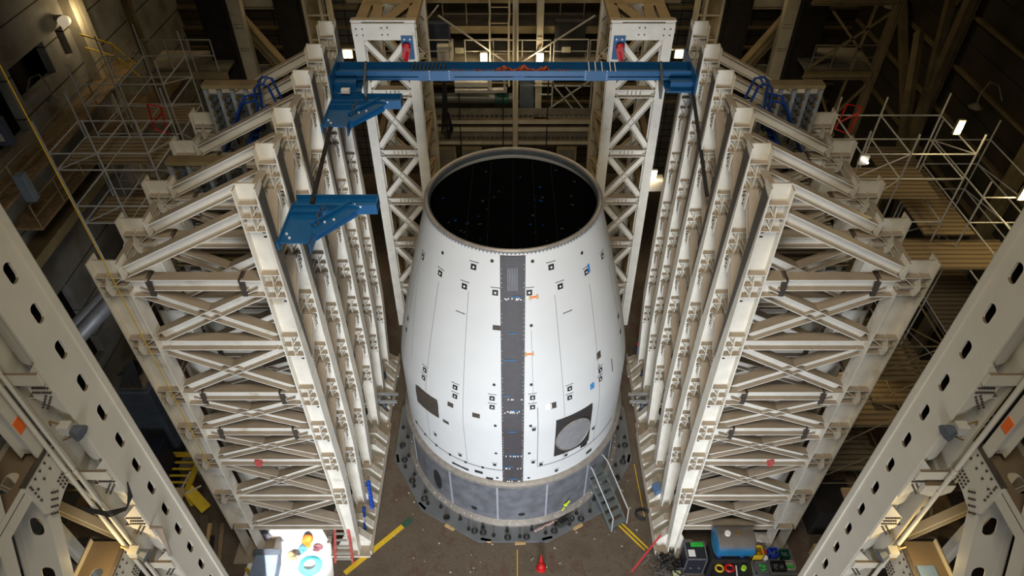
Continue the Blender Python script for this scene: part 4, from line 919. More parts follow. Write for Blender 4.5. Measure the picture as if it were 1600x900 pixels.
for (x, y, z, sgn, lab) in ((-17.3, 6.4, 12.35, -1, 'left wall beside the dark opening'), (17.3, 14.6, 12.7, 1, 'right wall, upper right'), (17.6, 6.5, 12.0, 1, 'right wall near the edge of the picture')):
    t = thing('gooseneck_lamp', 'unlit gooseneck lamp on the '+lab, 'lamp', (x, y, z))
    MB().tube([(x+sgn*0.9, y, z+0.2), (x+sgn*0.5, y, z+0.8), (x+sgn*0.1, y, z+0.95), (x-sgn*0.05, y, z+0.5), (x, y, z+0.1)], 0.03, 6).build('neck', DIM, t)
    m = MB(); m.cyl((x, y, z+0.1), (x, y, z-0.08), 0.06, 0.26, 16); m.build('shade', DIM, t)
# right wall framing
for k, z in enumerate((13.9, 11.9, 10.0, 8.0)):
    MB().box(18.35, 18.5, -10, 19.5, z, z+0.14).build('trim_%d' % (20+k), WALLO, kind='structure')
for k, y in enumerate((10.2, 3.5)):
    tag(MB().ibeam((18.1, y, 0), (18.1, y, 30), 0.45, 0.4).build('wall_column', WALLO), '%s ochre column on the right wall' % ('far' if k == 0 else 'near'), 'column')
for k, (a, b) in enumerate((((17.9, 11.5, 15), (17.9, 8.5, 5)), ((17.6, 12, 12.5), (15.5, 6.0, 9.0)), ((17.9, 16, 14), (17.9, 11, 9)))):
    tag(MB().bar(a, b, 0.3, 0.3).build('wall_brace', WALLO), 'ochre slanting brace by the right wall, %s of three' % ['nearest', 'middle', 'farthest'][k], 'brace')

# ------------------------------------------------------------ grated decks with manifold racks between the frames
for s, sd in ((-1, 'left'), (1, 'right')):
    X = lambda x: s*x
    t = thing('work_deck', 'ribbed steel deck laid inside the %s row of frames' % sd, 'deck', (s*8, -2, 12.9))
    MB().box(X(6.15), X(9.0), -3.3, 4.6, 12.78, 12.84).build('deck_plate', GRATE, t)
    for y in (-3.3, -0.5, 2.2): MB().ibeam((X(6.15), y, 12.65), (X(9.1), y, 12.65), 0.25, 0.2).build('joist', OLDB, t)
    racks = [(7.6, 9.7, -0.95, 14.15, 'nearer')] if s < 0 else []
    racks += [(7.4, 8.95, 1.05, 15.45, 'farther')]
    for (xa, xb, y, zh, nm) in racks:
        w = X(xb)-X(xa)
        t = thing('manifold_rack', '%s hydraulic manifold rack standing on the %s deck' % (nm, sd), 'hydraulic rack', (X(xa), y, 12.84))
        MB().box(X(xa-0.05), X(xb+0.05), y-0.05, y+0.30, zh, zh+0.12).build('head_channel', OLDB, t)
        for k in range(5):
            xx = xa+(xb-xa)*k/4; MB().box(X(xx-0.06), X(xx+0.06), y, y+0.1, 12.84, zh).build('upright', mat('pale_blue_channel', (0.30, 0.33, 0.37), 0.5), t)
        for k in range(4):
            xx = xa+(xb-xa)*(k+0.5)/4
            for j in range(5):
                m = MB(); g = MB()
                z = zh-1.3+0.25*j
                m.cyl((X(xx-0.06), y, z), (X(xx-0.06), y-0.12, z), 0.07, n=8); m.box(X(xx-0.13), X(xx+0.13), y+0.05, y+0.15, z-0.06, z+0.06)
                g.cyl((X(xx+0.07), y, z+0.05), (X(xx+0.07), y-0.09, z+0.05), 0.045, n=8)
                m.build('valve_block', GREYE, t); g.build('brass_port', BRASS, t)
    # coiled black hoses and the blue step ladder
    m = MB()
    for k in range(7): m.tube([(X(9.0+0.03*k+0.4*math.cos(a)), 2.4+0.03*k+0.32*math.sin(a), 13.95+0.06*k) for a in [2*PI*i/18 for i in range(19)]], 0.045, 6)
    tag(m.build('hose_coil', BLACK), 'pile of coiled black hoses on the %s deck' % sd, 'hose')
    tag(MB().box(X(8.5), X(9.5), 2.0, 3.0, 12.84, 13.9).build('hose_crate', DIM), 'grimy crate under the hose coils on the %s deck' % sd, 'crate')
    t = thing('step_ladder', 'blue rolling step ladder on the %s deck between the frames' % sd, 'ladder', (X(7.3), 1.5, 12.84))
    for yy in (0.42, 0.86):
        MB().tube([(X(8.5), yy, 12.88), (X(7.35), yy, 14.9), (X(7.25), yy, 15.75), (X(7.1), yy, 15.9), (X(6.85), yy, 15.85), (X(6.72), yy, 15.3), (X(6.6), yy, 12.9)], 0.04, 8).build('rail', BLUE2, t)
        MB().tube([(X(8.75), yy, 13.5), (X(7.75), yy, 15.3), (X(7.25), yy, 15.4)], 0.035, 8).build('handrail', BLUE2, t)
    for k in range(8): MB().box(X(8.42-0.14*k), X(8.22-0.14*k), 0.42, 0.86, 13.05+0.24*k, 13.08+0.24*k).build('tread', BLUE2, t)
    MB().box(X(7.3), X(6.75), 0.42, 0.86, 14.95, 15.0).build('landing', BLUE2, t)
    MB().tube([(X(6.97), 0.42, 15.9), (X(6.97), 0.86, 15.9)], 0.035, 6).build('hand_bar', BLUE2, t)
m = MB(); m.sphere((-8.2, 0.55, 13.3), 0.12, 0.1, 0.14, 10); m.cyl((-8.2, 0.55, 13.0), (-8.2, 0.55, 13.2), 0.08, n=10)
tag(m.build('hydrant_fitting', RED), 'bright red capped fitting at the edge of the left deck', 'fitting')
m = MB(); m.tube([(9.0+0.16*math.cos(a), 0.5+0.16*math.sin(a), 12.9) for a in [2*PI*i/16 for i in range(16)]], 0.06, 8, closed=True)
tag(m.build('tape_roll', TAN), 'tan ring lying on the right deck', 'ring')

# ------------------------------------------------------------ scaffolds
def scaffold(s, lab, xs, ys, zb, zt, levels, planks, mm=SCAF, diag=True):
    t = thing('scaffold', lab, 'scaffold', (xs[0], ys[0], zb))
    for x in xs:
        for y in ys: MB().tube([(x, y, zb), (x, y, zt+random.uniform(0, 0.5))], 0.03, 6).build('standard', mm, t)
    for z in levels:
        for y in ys: MB().tube([(xs[0], y, z), (xs[-1], y, z)], 0.025, 6).build('ledger', mm, t)
        for x in xs: MB().tube([(x, ys[0], z), (x, ys[-1], z)], 0.025, 6).build('transom', mm, t)
    if diag:
        for i in range(len(levels)-1):
            MB().tube([(xs[0], ys[0], levels[i]), (xs[min(1, len(xs)-1)], ys[0], levels[i+1])], 0.022, 6).build('brace', mm, t)
            MB().tube([(xs[-1], ys[-1], levels[i]), (xs[-1], ys[0], levels[i+1])], 0.022, 6).build('brace', mm, t)
    for (x0, x1, y0, y1, z) in planks: MB().box(x0, x1, y0, y1, z, z+0.06).build('plank_deck', PLANK, t)
    return t
scaffold(-1, 'near tube scaffold with plank decks between the left wall and the left frames', [-14.4, -12.9, -11.3], [1.0, 3.0], 0, 14.1, [3, 5.5, 8, 10.6, 11.3, 12.7, 13.3], [(-14.3, -11.3, 1.4, 2.9, 12.65), (-14.3, -12, 1.1, 2.6, 10.5), (-14.4, -11.3, 1, 3, 8.0)])
scaffold(-1, 'farther tube scaffold with a plank deck in front of the dark columns, upper left', [-14.9, -13.4, -11.9], [4.4, 6.6], 0, 14.6, [3.5, 7, 10, 12.0, 13.1, 13.9], [(-14.2, -11.9, 5.2, 6.6, 11.95), (-14.9, -11.9, 4.4, 6, 9.0)])
scaffold(1, 'near tube scaffold with plank decks between the right frames and the right wall', [10.7, 12.2, 14.2], [0.8, 3.2], 0, 13.9, [3, 5.5, 8.2, 10.8, 12.5, 13.4], [(10.7, 14.2, 1.4, 3.2, 11.3), (12.4, 16.6, -0.6, 0.9, 9.9), (10.7, 12.5, 1, 3, 8.3), (13.9, 15.6, 0.8, 6.4, 10.2)])
scaffold(1, 'lower tube scaffold running forward beside the right wall', [14.9, 16.9], [-3.0, 0.5, 4.0], 0, 12.4, [3, 5, 7.5, 9.9, 11.0, 12.0], [(14.9, 16.9, -3, 4, 7.5), (12.6, 16.9, -2.6, -0.6, 5.4), (14.9, 16.9, -3, 4, 3.0)])
scaffold(1, 'low tube scaffold with wide plank decks behind the outer right posts', [10.9, 12.9], [-3.6, -0.9], 0, 9.8, [2, 4, 6.2, 8.0, 9.5], [(10.9, 13.2, -3.0, -0.9, 7.3), (10.9, 13.4, -3.4, -1, 5.2), (10.9, 13.4, -3.6, -1, 2.8)], OLDB)
for (x0, x1, lab) in ((-12.0, -11.6, 'left scaffold'), (10.75, 11.25, 'right scaffold')):
    t = thing('red_gate', 'red swing gate frame on the %s' % lab, 'gate', (x0, 2.9, 13))
    y = 3.02
    MB().tube([(x0, y, 13.0), (x1, y, 12.8), (x1+0.1, y, 13.8), (x0+0.1, y, 13.9)], 0.035, 6, closed=True).build('gate_frame', RED, t)
    MB().tube([(x0, y, 13.2), (x1+0.1, y, 13.6)], 0.03, 6).build('gate_bar', RED, t)
for k, (x, y, z) in enumerate(((13.25, 0.75, 14.35), (16.05, 0.4, 12.2))):
    t = thing('work_light', 'glaring work light on the right scaffold, %s' % ('farther one' if k == 0 else 'nearer one at the picture edge'), 'light', (x, y, z))
    MB().box(x-0.1, x+0.1, y, y+0.1, z-0.24, z+0.24).build('housing', DIM, t); MB().box(x-0.075, x+0.075, y-0.04, y, z-0.2, z+0.2).build('lamp', mat('hot_lamp', (1, 1, 1), 0.5, emit=(1, 0.83, 0.45), strength=16), t)
    point('work_glow', (x, y-0.3, z), 80, (1.0, 0.74, 0.32), 0.1)
t = thing('tube_light', 'small cool tube light on the far outer right post cap', 'light', (9.9, -1.3, 14.0)); MB().bar((9.75, -0.9, 14.35), (9.95, -0.95, 14.2), 0.05, 0.05).build('lamp', LAMPC, t); MB().box(9.72, 9.98, -0.88, -0.8, 14.1, 14.4).build('housing', PALE, t)
t = thing('tube_light', 'small bright light low behind the outer right posts', 'light', (11.9, -0.5, 5.8)); MB().bar((12.2, -0.9, 6.3), (12.35, -0.9, 5.4), 0.10, 0.10).build('lamp', LAMPC, t); MB().box(11.9, 12.3, -0.8, -0.7, 5.4, 6.4).build('housing', PALE, t)
point('low_glow', (12.3, -1.6, 6.6), 22, (1.0, 0.72, 0.25), 0.15)

# ------------------------------------------------------------ things between the left wall and the left frames
for k, (x, y, z) in enumerate(((-13.2, -0.3, 8.6), (-12.9, -0.6, 7.4))):
    t = thing('strip_light', '%s strip light glowing beside the outer left post' % ('short upper' if k == 0 else 'long lower'), 'light', (x, y, z))
    L_ = 0.3 if k == 0 else 0.6
    MB().bar((x-0.15, y, z+L_), (x+0.15, y-0.05, z-L_), 0.10, 0.08).build('lamp', LAMPC, t); MB().tube([(x+0.1, y+0.15, z), (x+0.1, y+0.15, 0)], 0.04, 6).build('stand_pole', GREYE, t); MB().bar((x-0.22, y+0.1, z+L_), (x+0.08, y+0.05, z-L_), 0.22, 0.05).build('housing', PALE, t)
point('strip_glow', (-13.0, -1.0, 8.4), 40, (0.95, 0.95, 1.0), 0.2)
m = MB(); m.cyl((-12.6, -1.0, 8.0), (-12.6, -1.25, 7.9), 0.22, 0.2, 8); tag(m.build('lamp_back', BLACK), 'black octagonal lamp back above the long strip light', 'lamp')
for k, (x, y, r_) in enumerate(((-14.6, 1.6, 0.22), (-14.0, 2.1, 0.28))):
    tag(MB().tube([(x-1.2, y-3.5, 7.2), (x, y, 7.6), (x+1.4, y+4.0, 7.9)], r_, 14).build('grey_duct', mat('duct_grey', (0.22, 0.24, 0.27), 0.45, 0.4, 0.15, 3)), '%s grey duct running along the left wall' % ('slim' if k == 0 else 'fat'), 'duct')
t = thing('equipment_stand', 'grey machine with hoses standing beyond the outer left posts', 'machine', (-14.5, -0.6, 0))
MB().box(-14.9, -13.6, -1.3, 0.2, 0, 4.4).build('cabinet', GREYE, t, bevel=0.04); MB().box(-14.7, -13.8, -1.1, 0.0, 4.4, 4.5).build('top_tray', WOOD, t)
m = MB()
for k in range(9): m.tube([(-14.6+0.1*k, -1.2, 4.6), (-14.4+0.05*k, -0.7, 5.2+0.05*k), (-14.2+0.04*k, -0.2, 4.8), (-15.0+0.1*k, -0.6, 4.6)], 0.035, 5)
m.build('hose', BLACK, t)
for (x0, x1, y0, y1, h_, mm, lab, c) in ((-14.9, -13.5, -3.4, -1.8, 2.3, mat('dark_navy', (0.008, 0.011, 0.025), 0.5), 'dark navy cabinet on the floor beyond the outer left posts', 'cabinet'), (-15.6, -14.2, 0.5, 2.0, 3.2, WOOD, 'brown crate on the floor beyond the outer left posts', 'crate'), (-13.3, -12.2, -2.3, -0.9, 0.9, mat('brown_card', (0.20, 0.15, 0.10), 0.8), 'brown box beside the yellow rack', 'box'), (-17.2, -15.9, -2.5, 1.0, 2.0, DIM, 'grimy machine base against the left wall', 'machine')):
    tag(MB().box(x0, x1, y0, y1, 0, h_).build('floor_'+c if c != 'machine' else 'machine_base', mm, bevel=0.04), lab, c)
t = thing('yellow_rack', 'yellow slatted rack on the floor left of the left frames', 'rack', (-13.6, -2.6, 0))
for y in (-3.4, -1.6): MB().bar((-14.2, y, 0.9), (-12.6, y, 0.9), 0.10, 0.14).build('side_rail', YEL, t)
MB().bar((-14.2, -3.4, 0.9), (-14.2, -1.6, 0.9), 0.12, 0.18, (0,0,1)).build('end_rail', YEL, t); MB().bar((-12.6, -3.4, 0.9), (-12.6, -1.6, 0.9), 0.12, 0.18, (0,0,1)).build('end_rail', YEL, t)
for k in range(6): MB().bar((-14.2, -3.2+0.3*k, 0.9), (-12.6, -3.2+0.3*k, 0.9), 0.08, 0.05).build('slat', YEL, t)
for x, y in ((-14.15,-3.35), (-12.65,-3.35), (-14.15,-1.65), (-12.65,-1.65)): MB().box(x-0.05, x+0.05, y-0.05, y+0.05, 0, 0.9).build('leg', YEL, t)
t = thing('yellow_chute', 'yellow tilted tray leaning beside the slatted rack', 'tray', (-12.2, -3.4, 0)); MB().obox((-12.2, -3.5, 0.7), (0.75, -0.6, -0.3), (0.6, 0.75, 0), (0.2, 0, 1), 0.55, 0.2, 0.05).build('tray', YEL, t); MB().box(-12.3, -12.1, -3.6, -3.4, 0, 0.62).build('stand', YEL, t)
for k in range(7):
    a = V(-12.7+0.33*k*0.7, -4.5, 0.06+0.0*k); tag(MB().bar((-12.6+0.24*k, -4.2-0.5*(k % 2), 0.08), (-12.2+0.24*k, -6.0-0.3*(k % 3), 0.08), 0.14, 0.12).build('timber_beam', [WOOD, TAN, DARKB][k % 3]), 'loose timber on the floor beyond the left foot plates', 'timber', 'loose timbers left of the left frames')
tag(MB().tube([(-11.9, -5.6, 0), (-11.6, -5.5, 2.3)], 0.09, 10).build('standing_tube', STEELB), 'grey tube standing just outside the outer left post foot', 'pipe')
tag(MB().tube([(-10.1, -5.6, 5.9), (-10.95, -6.2, 4.6), (-10.7, -6.0, 5.0), (-10.0, -5.6, 5.1)], 0.03, 6).build('bent_bracket', PALE), 'bent pale tube sticking out of the outer left post', 'bracket')
t = thing('rusty_tank', 'grey wall-mounted box with conduit at the left picture edge', 'box', (-16.6, 3.0, 11)); MB().box(-17.4, -16.95, 2.9, 3.2, 12.4, 13.4).build('body', mat('slate_box', (0.07, 0.09, 0.13), 0.5), t, bevel=0.03); MB().box(-17.3, -17.1, 2.88, 2.9, 12.6, 12.9).build('label_plate', PALE, t)
t = thing('pale_panel', 'pale blue grey panel box on the left catwalk', 'box', (-15.2, 1.2, 9.4)); MB().box(-16.75, -16.4, 1.9, 2.2, 10.8, 11.85).build('body', mat('panel_blue', (0.20, 0.24, 0.30), 0.5), t, bevel=0.02)
# right floor clutter beyond the posts
for k, (x0, x1, y0, y1, h_, mm, lab) in enumerate(((11.2, 12.6, -4.6, -3.2, 1.6, DARKB, 'dark crate beyond the outer right posts'), (12.9, 14.8, -3.6, -1.4, 1.2, WOOD, 'plank-topped crate beyond the outer right posts'), (11.0, 11.9, -6.2, -5.3, 0.7, TAN, 'tan crate beside the near right leg'))):
    tag(MB().box(x0, x1, y0, y1, 0, h_).build('floor_crate', mm, bevel=0.03), lab, 'crate')

# ------------------------------------------------------------ floor markings and small things on the floor
def stripe(a, b, w, mm, lab, z=0.006):
    a, b = V(*a, z), V(*b, z); tag(MB().obox((a+b)/2, b-a, (b-a).cross(V(0,0,1)), (0,0,1), (b-a).length/2, w/2, 0.005).build('floor_stripe', mm), lab, 'floor marking')
stripe((-6.15, -6.1), (-4.25, -4.25), 0.2, YEL, 'wide yellow floor stripe running from the left frames to the base ring')
stripe((-4.25, -4.25), (-3.95, -3.95), 0.2, DGREEN, 'dark green end of the wide yellow floor stripe')
stripe((4.15, -4.1), (5.05, -5.15), 0.07, YEL, 'outer of two thin yellow floor stripes before the right frames')
stripe((4.02, -4.17), (4.92, -5.22), 0.07, YEL, 'inner of two thin yellow floor stripes before the right frames')
stripe((0.15, -5.2), (0.15, -6.9), 0.03, YEL, 'thin yellow floor line straight below the centre')
stripe((5.0, -1.5), (5.1, -4.0), 0.03, YEL, 'thin yellow line hugging the right anchor beam')
m = MB()
for i in range(13):
    for j in range(4):
        x, y = -4.2+0.7*i, -6.5+0.5*j
        if abs(x) < 4.3 and y < -5.0: m.cyl((x, y, 0.0), (x, y, 0.012), 0.02, n=6)
o = m.build('floor_socket', BLACK); tag(o, 'grid of small dark sockets in the floor in front of the base ring', 'floor sockets'); o['kind'] = 'stuff'
m = MB(); m.cyl((1.02, -5.9, 0), (1.02, -5.9, 0.16), 0.19, 0.15, 16); m.sphere((1.02, -5.9, 0.18), 0.15, 0.15, 0.12); m.cyl((1.02, -5.78, 0.22), (1.03, -5.6, 0.42), 0.09, 0.02, 10)
tag(m.build('red_bag', RED), 'red tied bag on the bare floor below the centre', 'bag')
# red step ladder at the left foot
t = thing('red_ladder', 'red-railed ladder leaning at the foot of the nearest left frame', 'ladder', (-6.3, -5.7, 0))
for s_ in (-1, 1): MB().bar((-6.22+0.32*s_, -5.75, 0.1), (-6.1+0.2*s_, -5.0, 2.45), 0.05, 0.09).build('stile', LRED, t)
for k in range(8):
    u = (k+0.6)/8; c_ = -6.22+0.12*u; hw = 0.32-0.12*u; MB().box(c_-hw, c_+hw, -5.75+0.75*u-0.04, -5.75+0.75*u+0.04, 0.1+2.35*u-0.015, 0.1+2.35*u+0.015).build('rung', PALE, t)
MB().box(-6.3, -5.9, -5.02, -4.85, 2.43, 2.47).build('top_step', PALE, t)
for s_ in (-1, 1): MB().bar((-6.1+0.2*s_, -4.95, 2.4), (-6.15+0.25*s_, -4.6, 0.1), 0.04, 0.04).build('rear_leg', LRED, t)
# white sheet added to carry the sun patch's glare, with the clutter on it
t = thing('sun_patch_sheet', 'white sheet added for the glare of the sun patch by the left frames', 'sheet', (-8.2, -5, 0)); MB().prism([V(-9.8,-6.9,0), V(-6.35,-6.9,0), V(-6.85,-5.0,0), V(-7.6,-4.05,0), V(-9.75,-4.05,0)], (0,0,0.02)).build('sheet', PAPER, t)
t = thing('flat_case', 'flat white case with a framed lid in the sunlit patch', 'case', (-8.5, -4.6, 0)); MB().box(-8.75, -8.1, -4.95, -4.45, 0.03, 0.13).build('body', PAPER, t, bevel=0.02); MB().box(-8.62, -8.22, -4.86, -4.54, 0.13, 0.15).build('lid_panel', PALE, t)
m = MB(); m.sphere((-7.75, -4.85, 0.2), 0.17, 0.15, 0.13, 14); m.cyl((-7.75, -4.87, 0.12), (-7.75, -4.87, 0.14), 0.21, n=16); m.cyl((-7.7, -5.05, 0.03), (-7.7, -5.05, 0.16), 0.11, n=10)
tag(m.build('hard_hat', ORANGE), 'orange hard hat in the sunlit patch', 'hard hat')
for k, (x, y, mm, lab) in enumerate(((-8.05, -5.3, BROWNP, 'brown rag heap in the sunlit patch'), (-8.15, -5.55, TAN, 'tan glove pile in the sunlit patch'), (-7.35, -5.2, mat('maroon_cloth', (0.16, 0.06, 0.07), 0.8), 'maroon cloth in the sunlit patch'), (-7.85, -5.25, LBLUE, 'blue rag in the sunlit patch'))):
    m = MB()
    for q in range(5): m.sphere((x+random.uniform(-.13,.13), y+random.uniform(-.12,.12), 0.09), random.uniform(.07,.14), random.uniform(.06,.12), 0.07, 8)
    tag(m.build('rag_heap', mm), lab, 'rag')
m = MB()
for k in range(6): m.tube([(-7.45+(0.42-0.035*k)*math.cos(a), -5.85+(0.36-0.03*k)*math.sin(a), 0.07+0.02*k) for a in [2*PI*i/24 for i in range(24)]], 0.026, 6, closed=True)
m.tube([(-7.1, -5.9, 0.08), (-7.4, -6.3, 0.08), (-7.6, -6.7, 0.08)], 0.03, 6)
tag(m.build('hose_coil', CYAN), 'coil of cyan hose in the sunlit patch', 'hose')
t = thing('plastic_bin', 'blue grey wheeled bin in front of the left frames', 'bin', (-8.9, -5.9, 0)); MB().add([(-9.25,-6.6,0),(-8.5,-6.6,0),(-8.55,-5.75,0),(-9.2,-5.75,0),(-9.35,-6.7,0.8),(-8.4,-6.7,0.8),(-8.45,-5.65,0.8),(-9.3,-5.65,0.8)], [(0,3,2,1),(4,5,6,7),(0,1,5,4),(1,2,6,5),(2,3,7,6),(3,0,4,7)]).build('body', mat('bin_blue_grey', (0.20, 0.26, 0.38), 0.5), t, bevel=0.03); MB().box(-9.4, -8.38, -5.8, -5.6, 0.8, 0.86).build('lid_hinge', GREYE, t)
m = MB(); m.cyl((-9.55, -6.2, 0), (-9.55, -6.2, 0.5), 0.06, n=10); m.cyl((-9.55, -6.2, 0.5), (-9.55, -6.2, 0.62), 0.04, n=10); tag(m.build('yellow_bottle', YEL), 'tall yellow bottle beside the blue grey bin', 'bottle')
m = MB(); m.cyl((-9.35, -4.75, 0), (-9.35, -4.75, 0.4), 0.17, 0.15, 16); tag(m.build('grey_drum', mat('drum_grey', (0.2, 0.2, 0.26), 0.5)), 'small grey drum at the edge of the sunlit patch', 'drum')
m = MB(); m.tube([(-7.9, -4.2, 0.06), (-8.1, -4.1, 0.08), (-8.2, -4.25, 0.06), (-7.95, -4.35, 0.06), (-7.8, -4.2, 0.06)], 0.045, 6); tag(m.build('black_strap', BLACK), 'black strap loop at the back of the sunlit patch', 'strap')
for k in range(6): tag(MB().tube([(-7.0, -4.95+0.1*k, 0.1), (-6.85, -4.9+0.1*k, 0.1)], 0.05, 8).build('sand_bag', mat('stained_canvas', (0.35, 0.3, 0.24), 0.9, 0, 0.4, 8)), 'rolled canvas stacked beside the red ladder', 'canvas roll', 'canvas rolls behind the red ladder')
# blue cloths on the left anchor fins, dark blue bags on the right
m = MB()
for q in range(7): m.sphere((-5.62+0.03*q, -3.0-0.12*q, 1.0-0.08*q), 0.09, 0.12, 0.14, 8)
tag(m.build('blue_cloth', mat('blue_cloth_fabric', (0.01, 0.08, 0.55), 0.8)), 'bright blue cloth draped on the left anchor fins', 'cloth')
m = MB()
for q in range(4): m.sphere((-5.62+0.02*q, -4.1-0.18*q, 1.0-0.14*q), 0.07, 0.12, 0.14, 8)
tag(m.build('blue_cloth', BLUE2), 'dark blue strap hanging on the near left anchor fins', 'cloth')
for k, (x, y, z, mm, lab) in enumerate(((5.75, 4.0, 0.95, mat('navy_bag', (0.02, 0.03, 0.07), 0.7), 'navy bag with a red top on the far right anchor fins'), (5.85, 2.6, 0.9, mat('slate_bag', (0.06, 0.09, 0.15), 0.7), 'slate bag on the right anchor fins'), (-5.8, 2.4, 1.0, mat('navy_bag', (0.02, 0.03, 0.07), 0.7), 'dark round bag on the far left anchor fins'))):
    t = thing('tool_bag', lab, 'bag', (x, y, z)); m = MB(); m.sphere((x, y, z), 0.16, 0.2, 0.3, 10); m.build('bag', mm, t)
    if k == 0: MB().sphere((x, y+0.05, z+0.32), 0.11, 0.1, 0.1, 10).build('red_top', RED, t)
for s, sd in ((-1, 'left'), (1, 'right')):
    t = thing('test_rail', 'pair of pale cross rails bridging the gap at the %s anchor beams' % sd, 'rail', (s*5.6, 0.9, 1.0))
    for y in (0.75, 1.15): MB().box(s*4.95, s*6.2, y, y+0.1, 1.15, 1.25).build('rail', mat('alu_rail', (0.4, 0.42, 0.44), 0.4, 0.4), t)
    for x in (5.2, 5.6): MB().box(s*x, s*(x+0.08), 0.75, 1.25, 1.1, 1.15).build('tie', GREYE, t)
    MB().box(s*5.5, s*5.6, 0.9, 1.1, 0.06, 1.1).build('stand', GREYE, t)
# rolling stair at the base ring
t = thing('rolling_stair', 'grey metal rolling stair propped against the skirt ring, right side', 'stair', (3.7, -3.2, 0))
STG = mat('stair_grey', (0.16, 0.185, 0.19), 0.5, 0.4, 0.2, 4)
d = V(0.55, -1.0, 0).normalized(); n = V(1.0, 0.55, 0).normalized(); base = V(4.05, -4.35, 0)
def sp_(u, v, z): p = base-d*u+n*v; return V(p.x, p.y, z)
for v in (-0.35, 0.35):
    MB().bar(sp_(0, v, 0.05), sp_(1.75, v, 1.35), 0.05, 0.12, n).build('stringer', STG, t)
    MB().tube([sp_(0.0, v, 0.1), sp_(0.05, v, 1.0), sp_(1.6, v, 2.15), sp_(2.2, v, 2.15), sp_(2.3, v, 1.3)], 0.025, 6).build('handrail', SCAF, t)
    MB().tube([sp_(2.2, v, 1.35), sp_(2.3, v, 0.1)], 0.03, 6).build('rear_leg', STG, t)
for k in range(6):
    c = sp_(0.15+0.28*k, 0, 0.22+0.21*k); MB().obox(c, n, d, (0,0,1), 0.34, 0.11, 0.015).build('tread', STG, t)
MB().obox(sp_(2.0, 0, 1.38), n, d, (0,0,1), 0.36, 0.28, 0.02).build('landing', STG, t)
# small litter on the ring
m = MB()
for q in range(9): m.sphere((0.85+0.12*q*0.8, -4.52+0.05*q, 0.16), 0.06+0.02*(q % 3), 0.05, 0.06, 8)
tag(m.build('rag_heap', mat('spotted_rag', (0.45, 0.32, 0.28), 0.8, 0, 0.6, 30)), 'pale and rust spotted rags on the base ring below the skirt', 'rag')
m = MB()
for q in range(5): m.tube([(1.75+0.1*q+0.18*math.cos(a), -4.25+0.05*q+0.13*math.sin(a), 0.16+0.02*q) for a in [2*PI*i/14 for i in range(14)]], 0.03, 6, closed=True)
tag(m.build('cable_coil', BLACK), 'tangle of black cable on the base ring right of centre', 'cable')
# blue tank, cases and bins at the foot of the right frames
t = thing('blue_tank', 'blue horizontal tank at the foot of the right frames, dusty on top', 'tank', (8.0, -4.6, 0))
BT = mat('tank_blue', (0.01, 0.13, 0.28), 0.4, 0, 0.15, 3, dust=(0.16, 0.125, 0.095))
m = MB(); m.cyl((7.0, -5.95, 2.15), (8.2, -5.95, 2.15), 0.5, n=32); m.sphere((7.0, -5.95, 2.15), 0.1, 0.5, 0.5, 20); m.sphere((8.2, -5.95, 2.15), 0.1, 0.5, 0.5, 20); m.build('shell', BT, t)
for x in (7.2, 8.0): MB().box(x-0.06, x+0.06, -6.2, -5.7, 1.4, 1.75).build('saddle', BLUE2, t)
MB().box(6.95, 8.25, -6.25, -5.6, 0, 1.4).build('stand_cabinet', BLACK, t)
MB().cyl((7.3, -5.95, 2.63), (7.3, -5.95, 2.71), 0.10, n=12).build('gauge', PAPER, t); MB().cyl((7.65, -5.95, 2.63), (7.65, -5.95, 2.73), 0.08, n=12).build('port', BRASS, t)
t = thing('flight_case', 'black road case with silver edges and papers on its lid', 'case', (7.2, -5.7, 0))
MB().box(6.15, 6.85, -6.15, -5.5, 0.06, 1.2).build('body', mat('case_black', (0.015, 0.017, 0.025), 0.5), t)
m = MB()
for x in (6.15, 6.85):
    for y in (-6.15, -5.5): m.box(x-0.02, x+0.02, y-0.02, y+0.02, 0.06, 1.2)
for z in (0.08, 1.19):
    for y in (-6.15, -5.5): m.box(6.13, 6.87, y-0.02, y+0.02, z-0.02, z+0.02)
    for x in (6.15, 6.85): m.box(x-0.02, x+0.02, -6.15, -5.5, z-0.02, z+0.02)
m.build('edge_trim', ALU, t); MB().box(6.22, 6.46, -6.05, -5.8, 1.2, 1.21).build('paper_sheet', PAPER, t); MB().box(6.35, 6.8, -5.68, -5.55, 1.2, 1.26).build('green_strap', GREEN, t)
MB().cyl((6.35,-6.17,0.6),(6.35,-6.2,0.6),0.05,n=10).build('latch', ALU, t); MB().cyl((6.65,-6.17,0.6),(6.65,-6.2,0.6),0.05,n=10).build('latch', ALU, t)
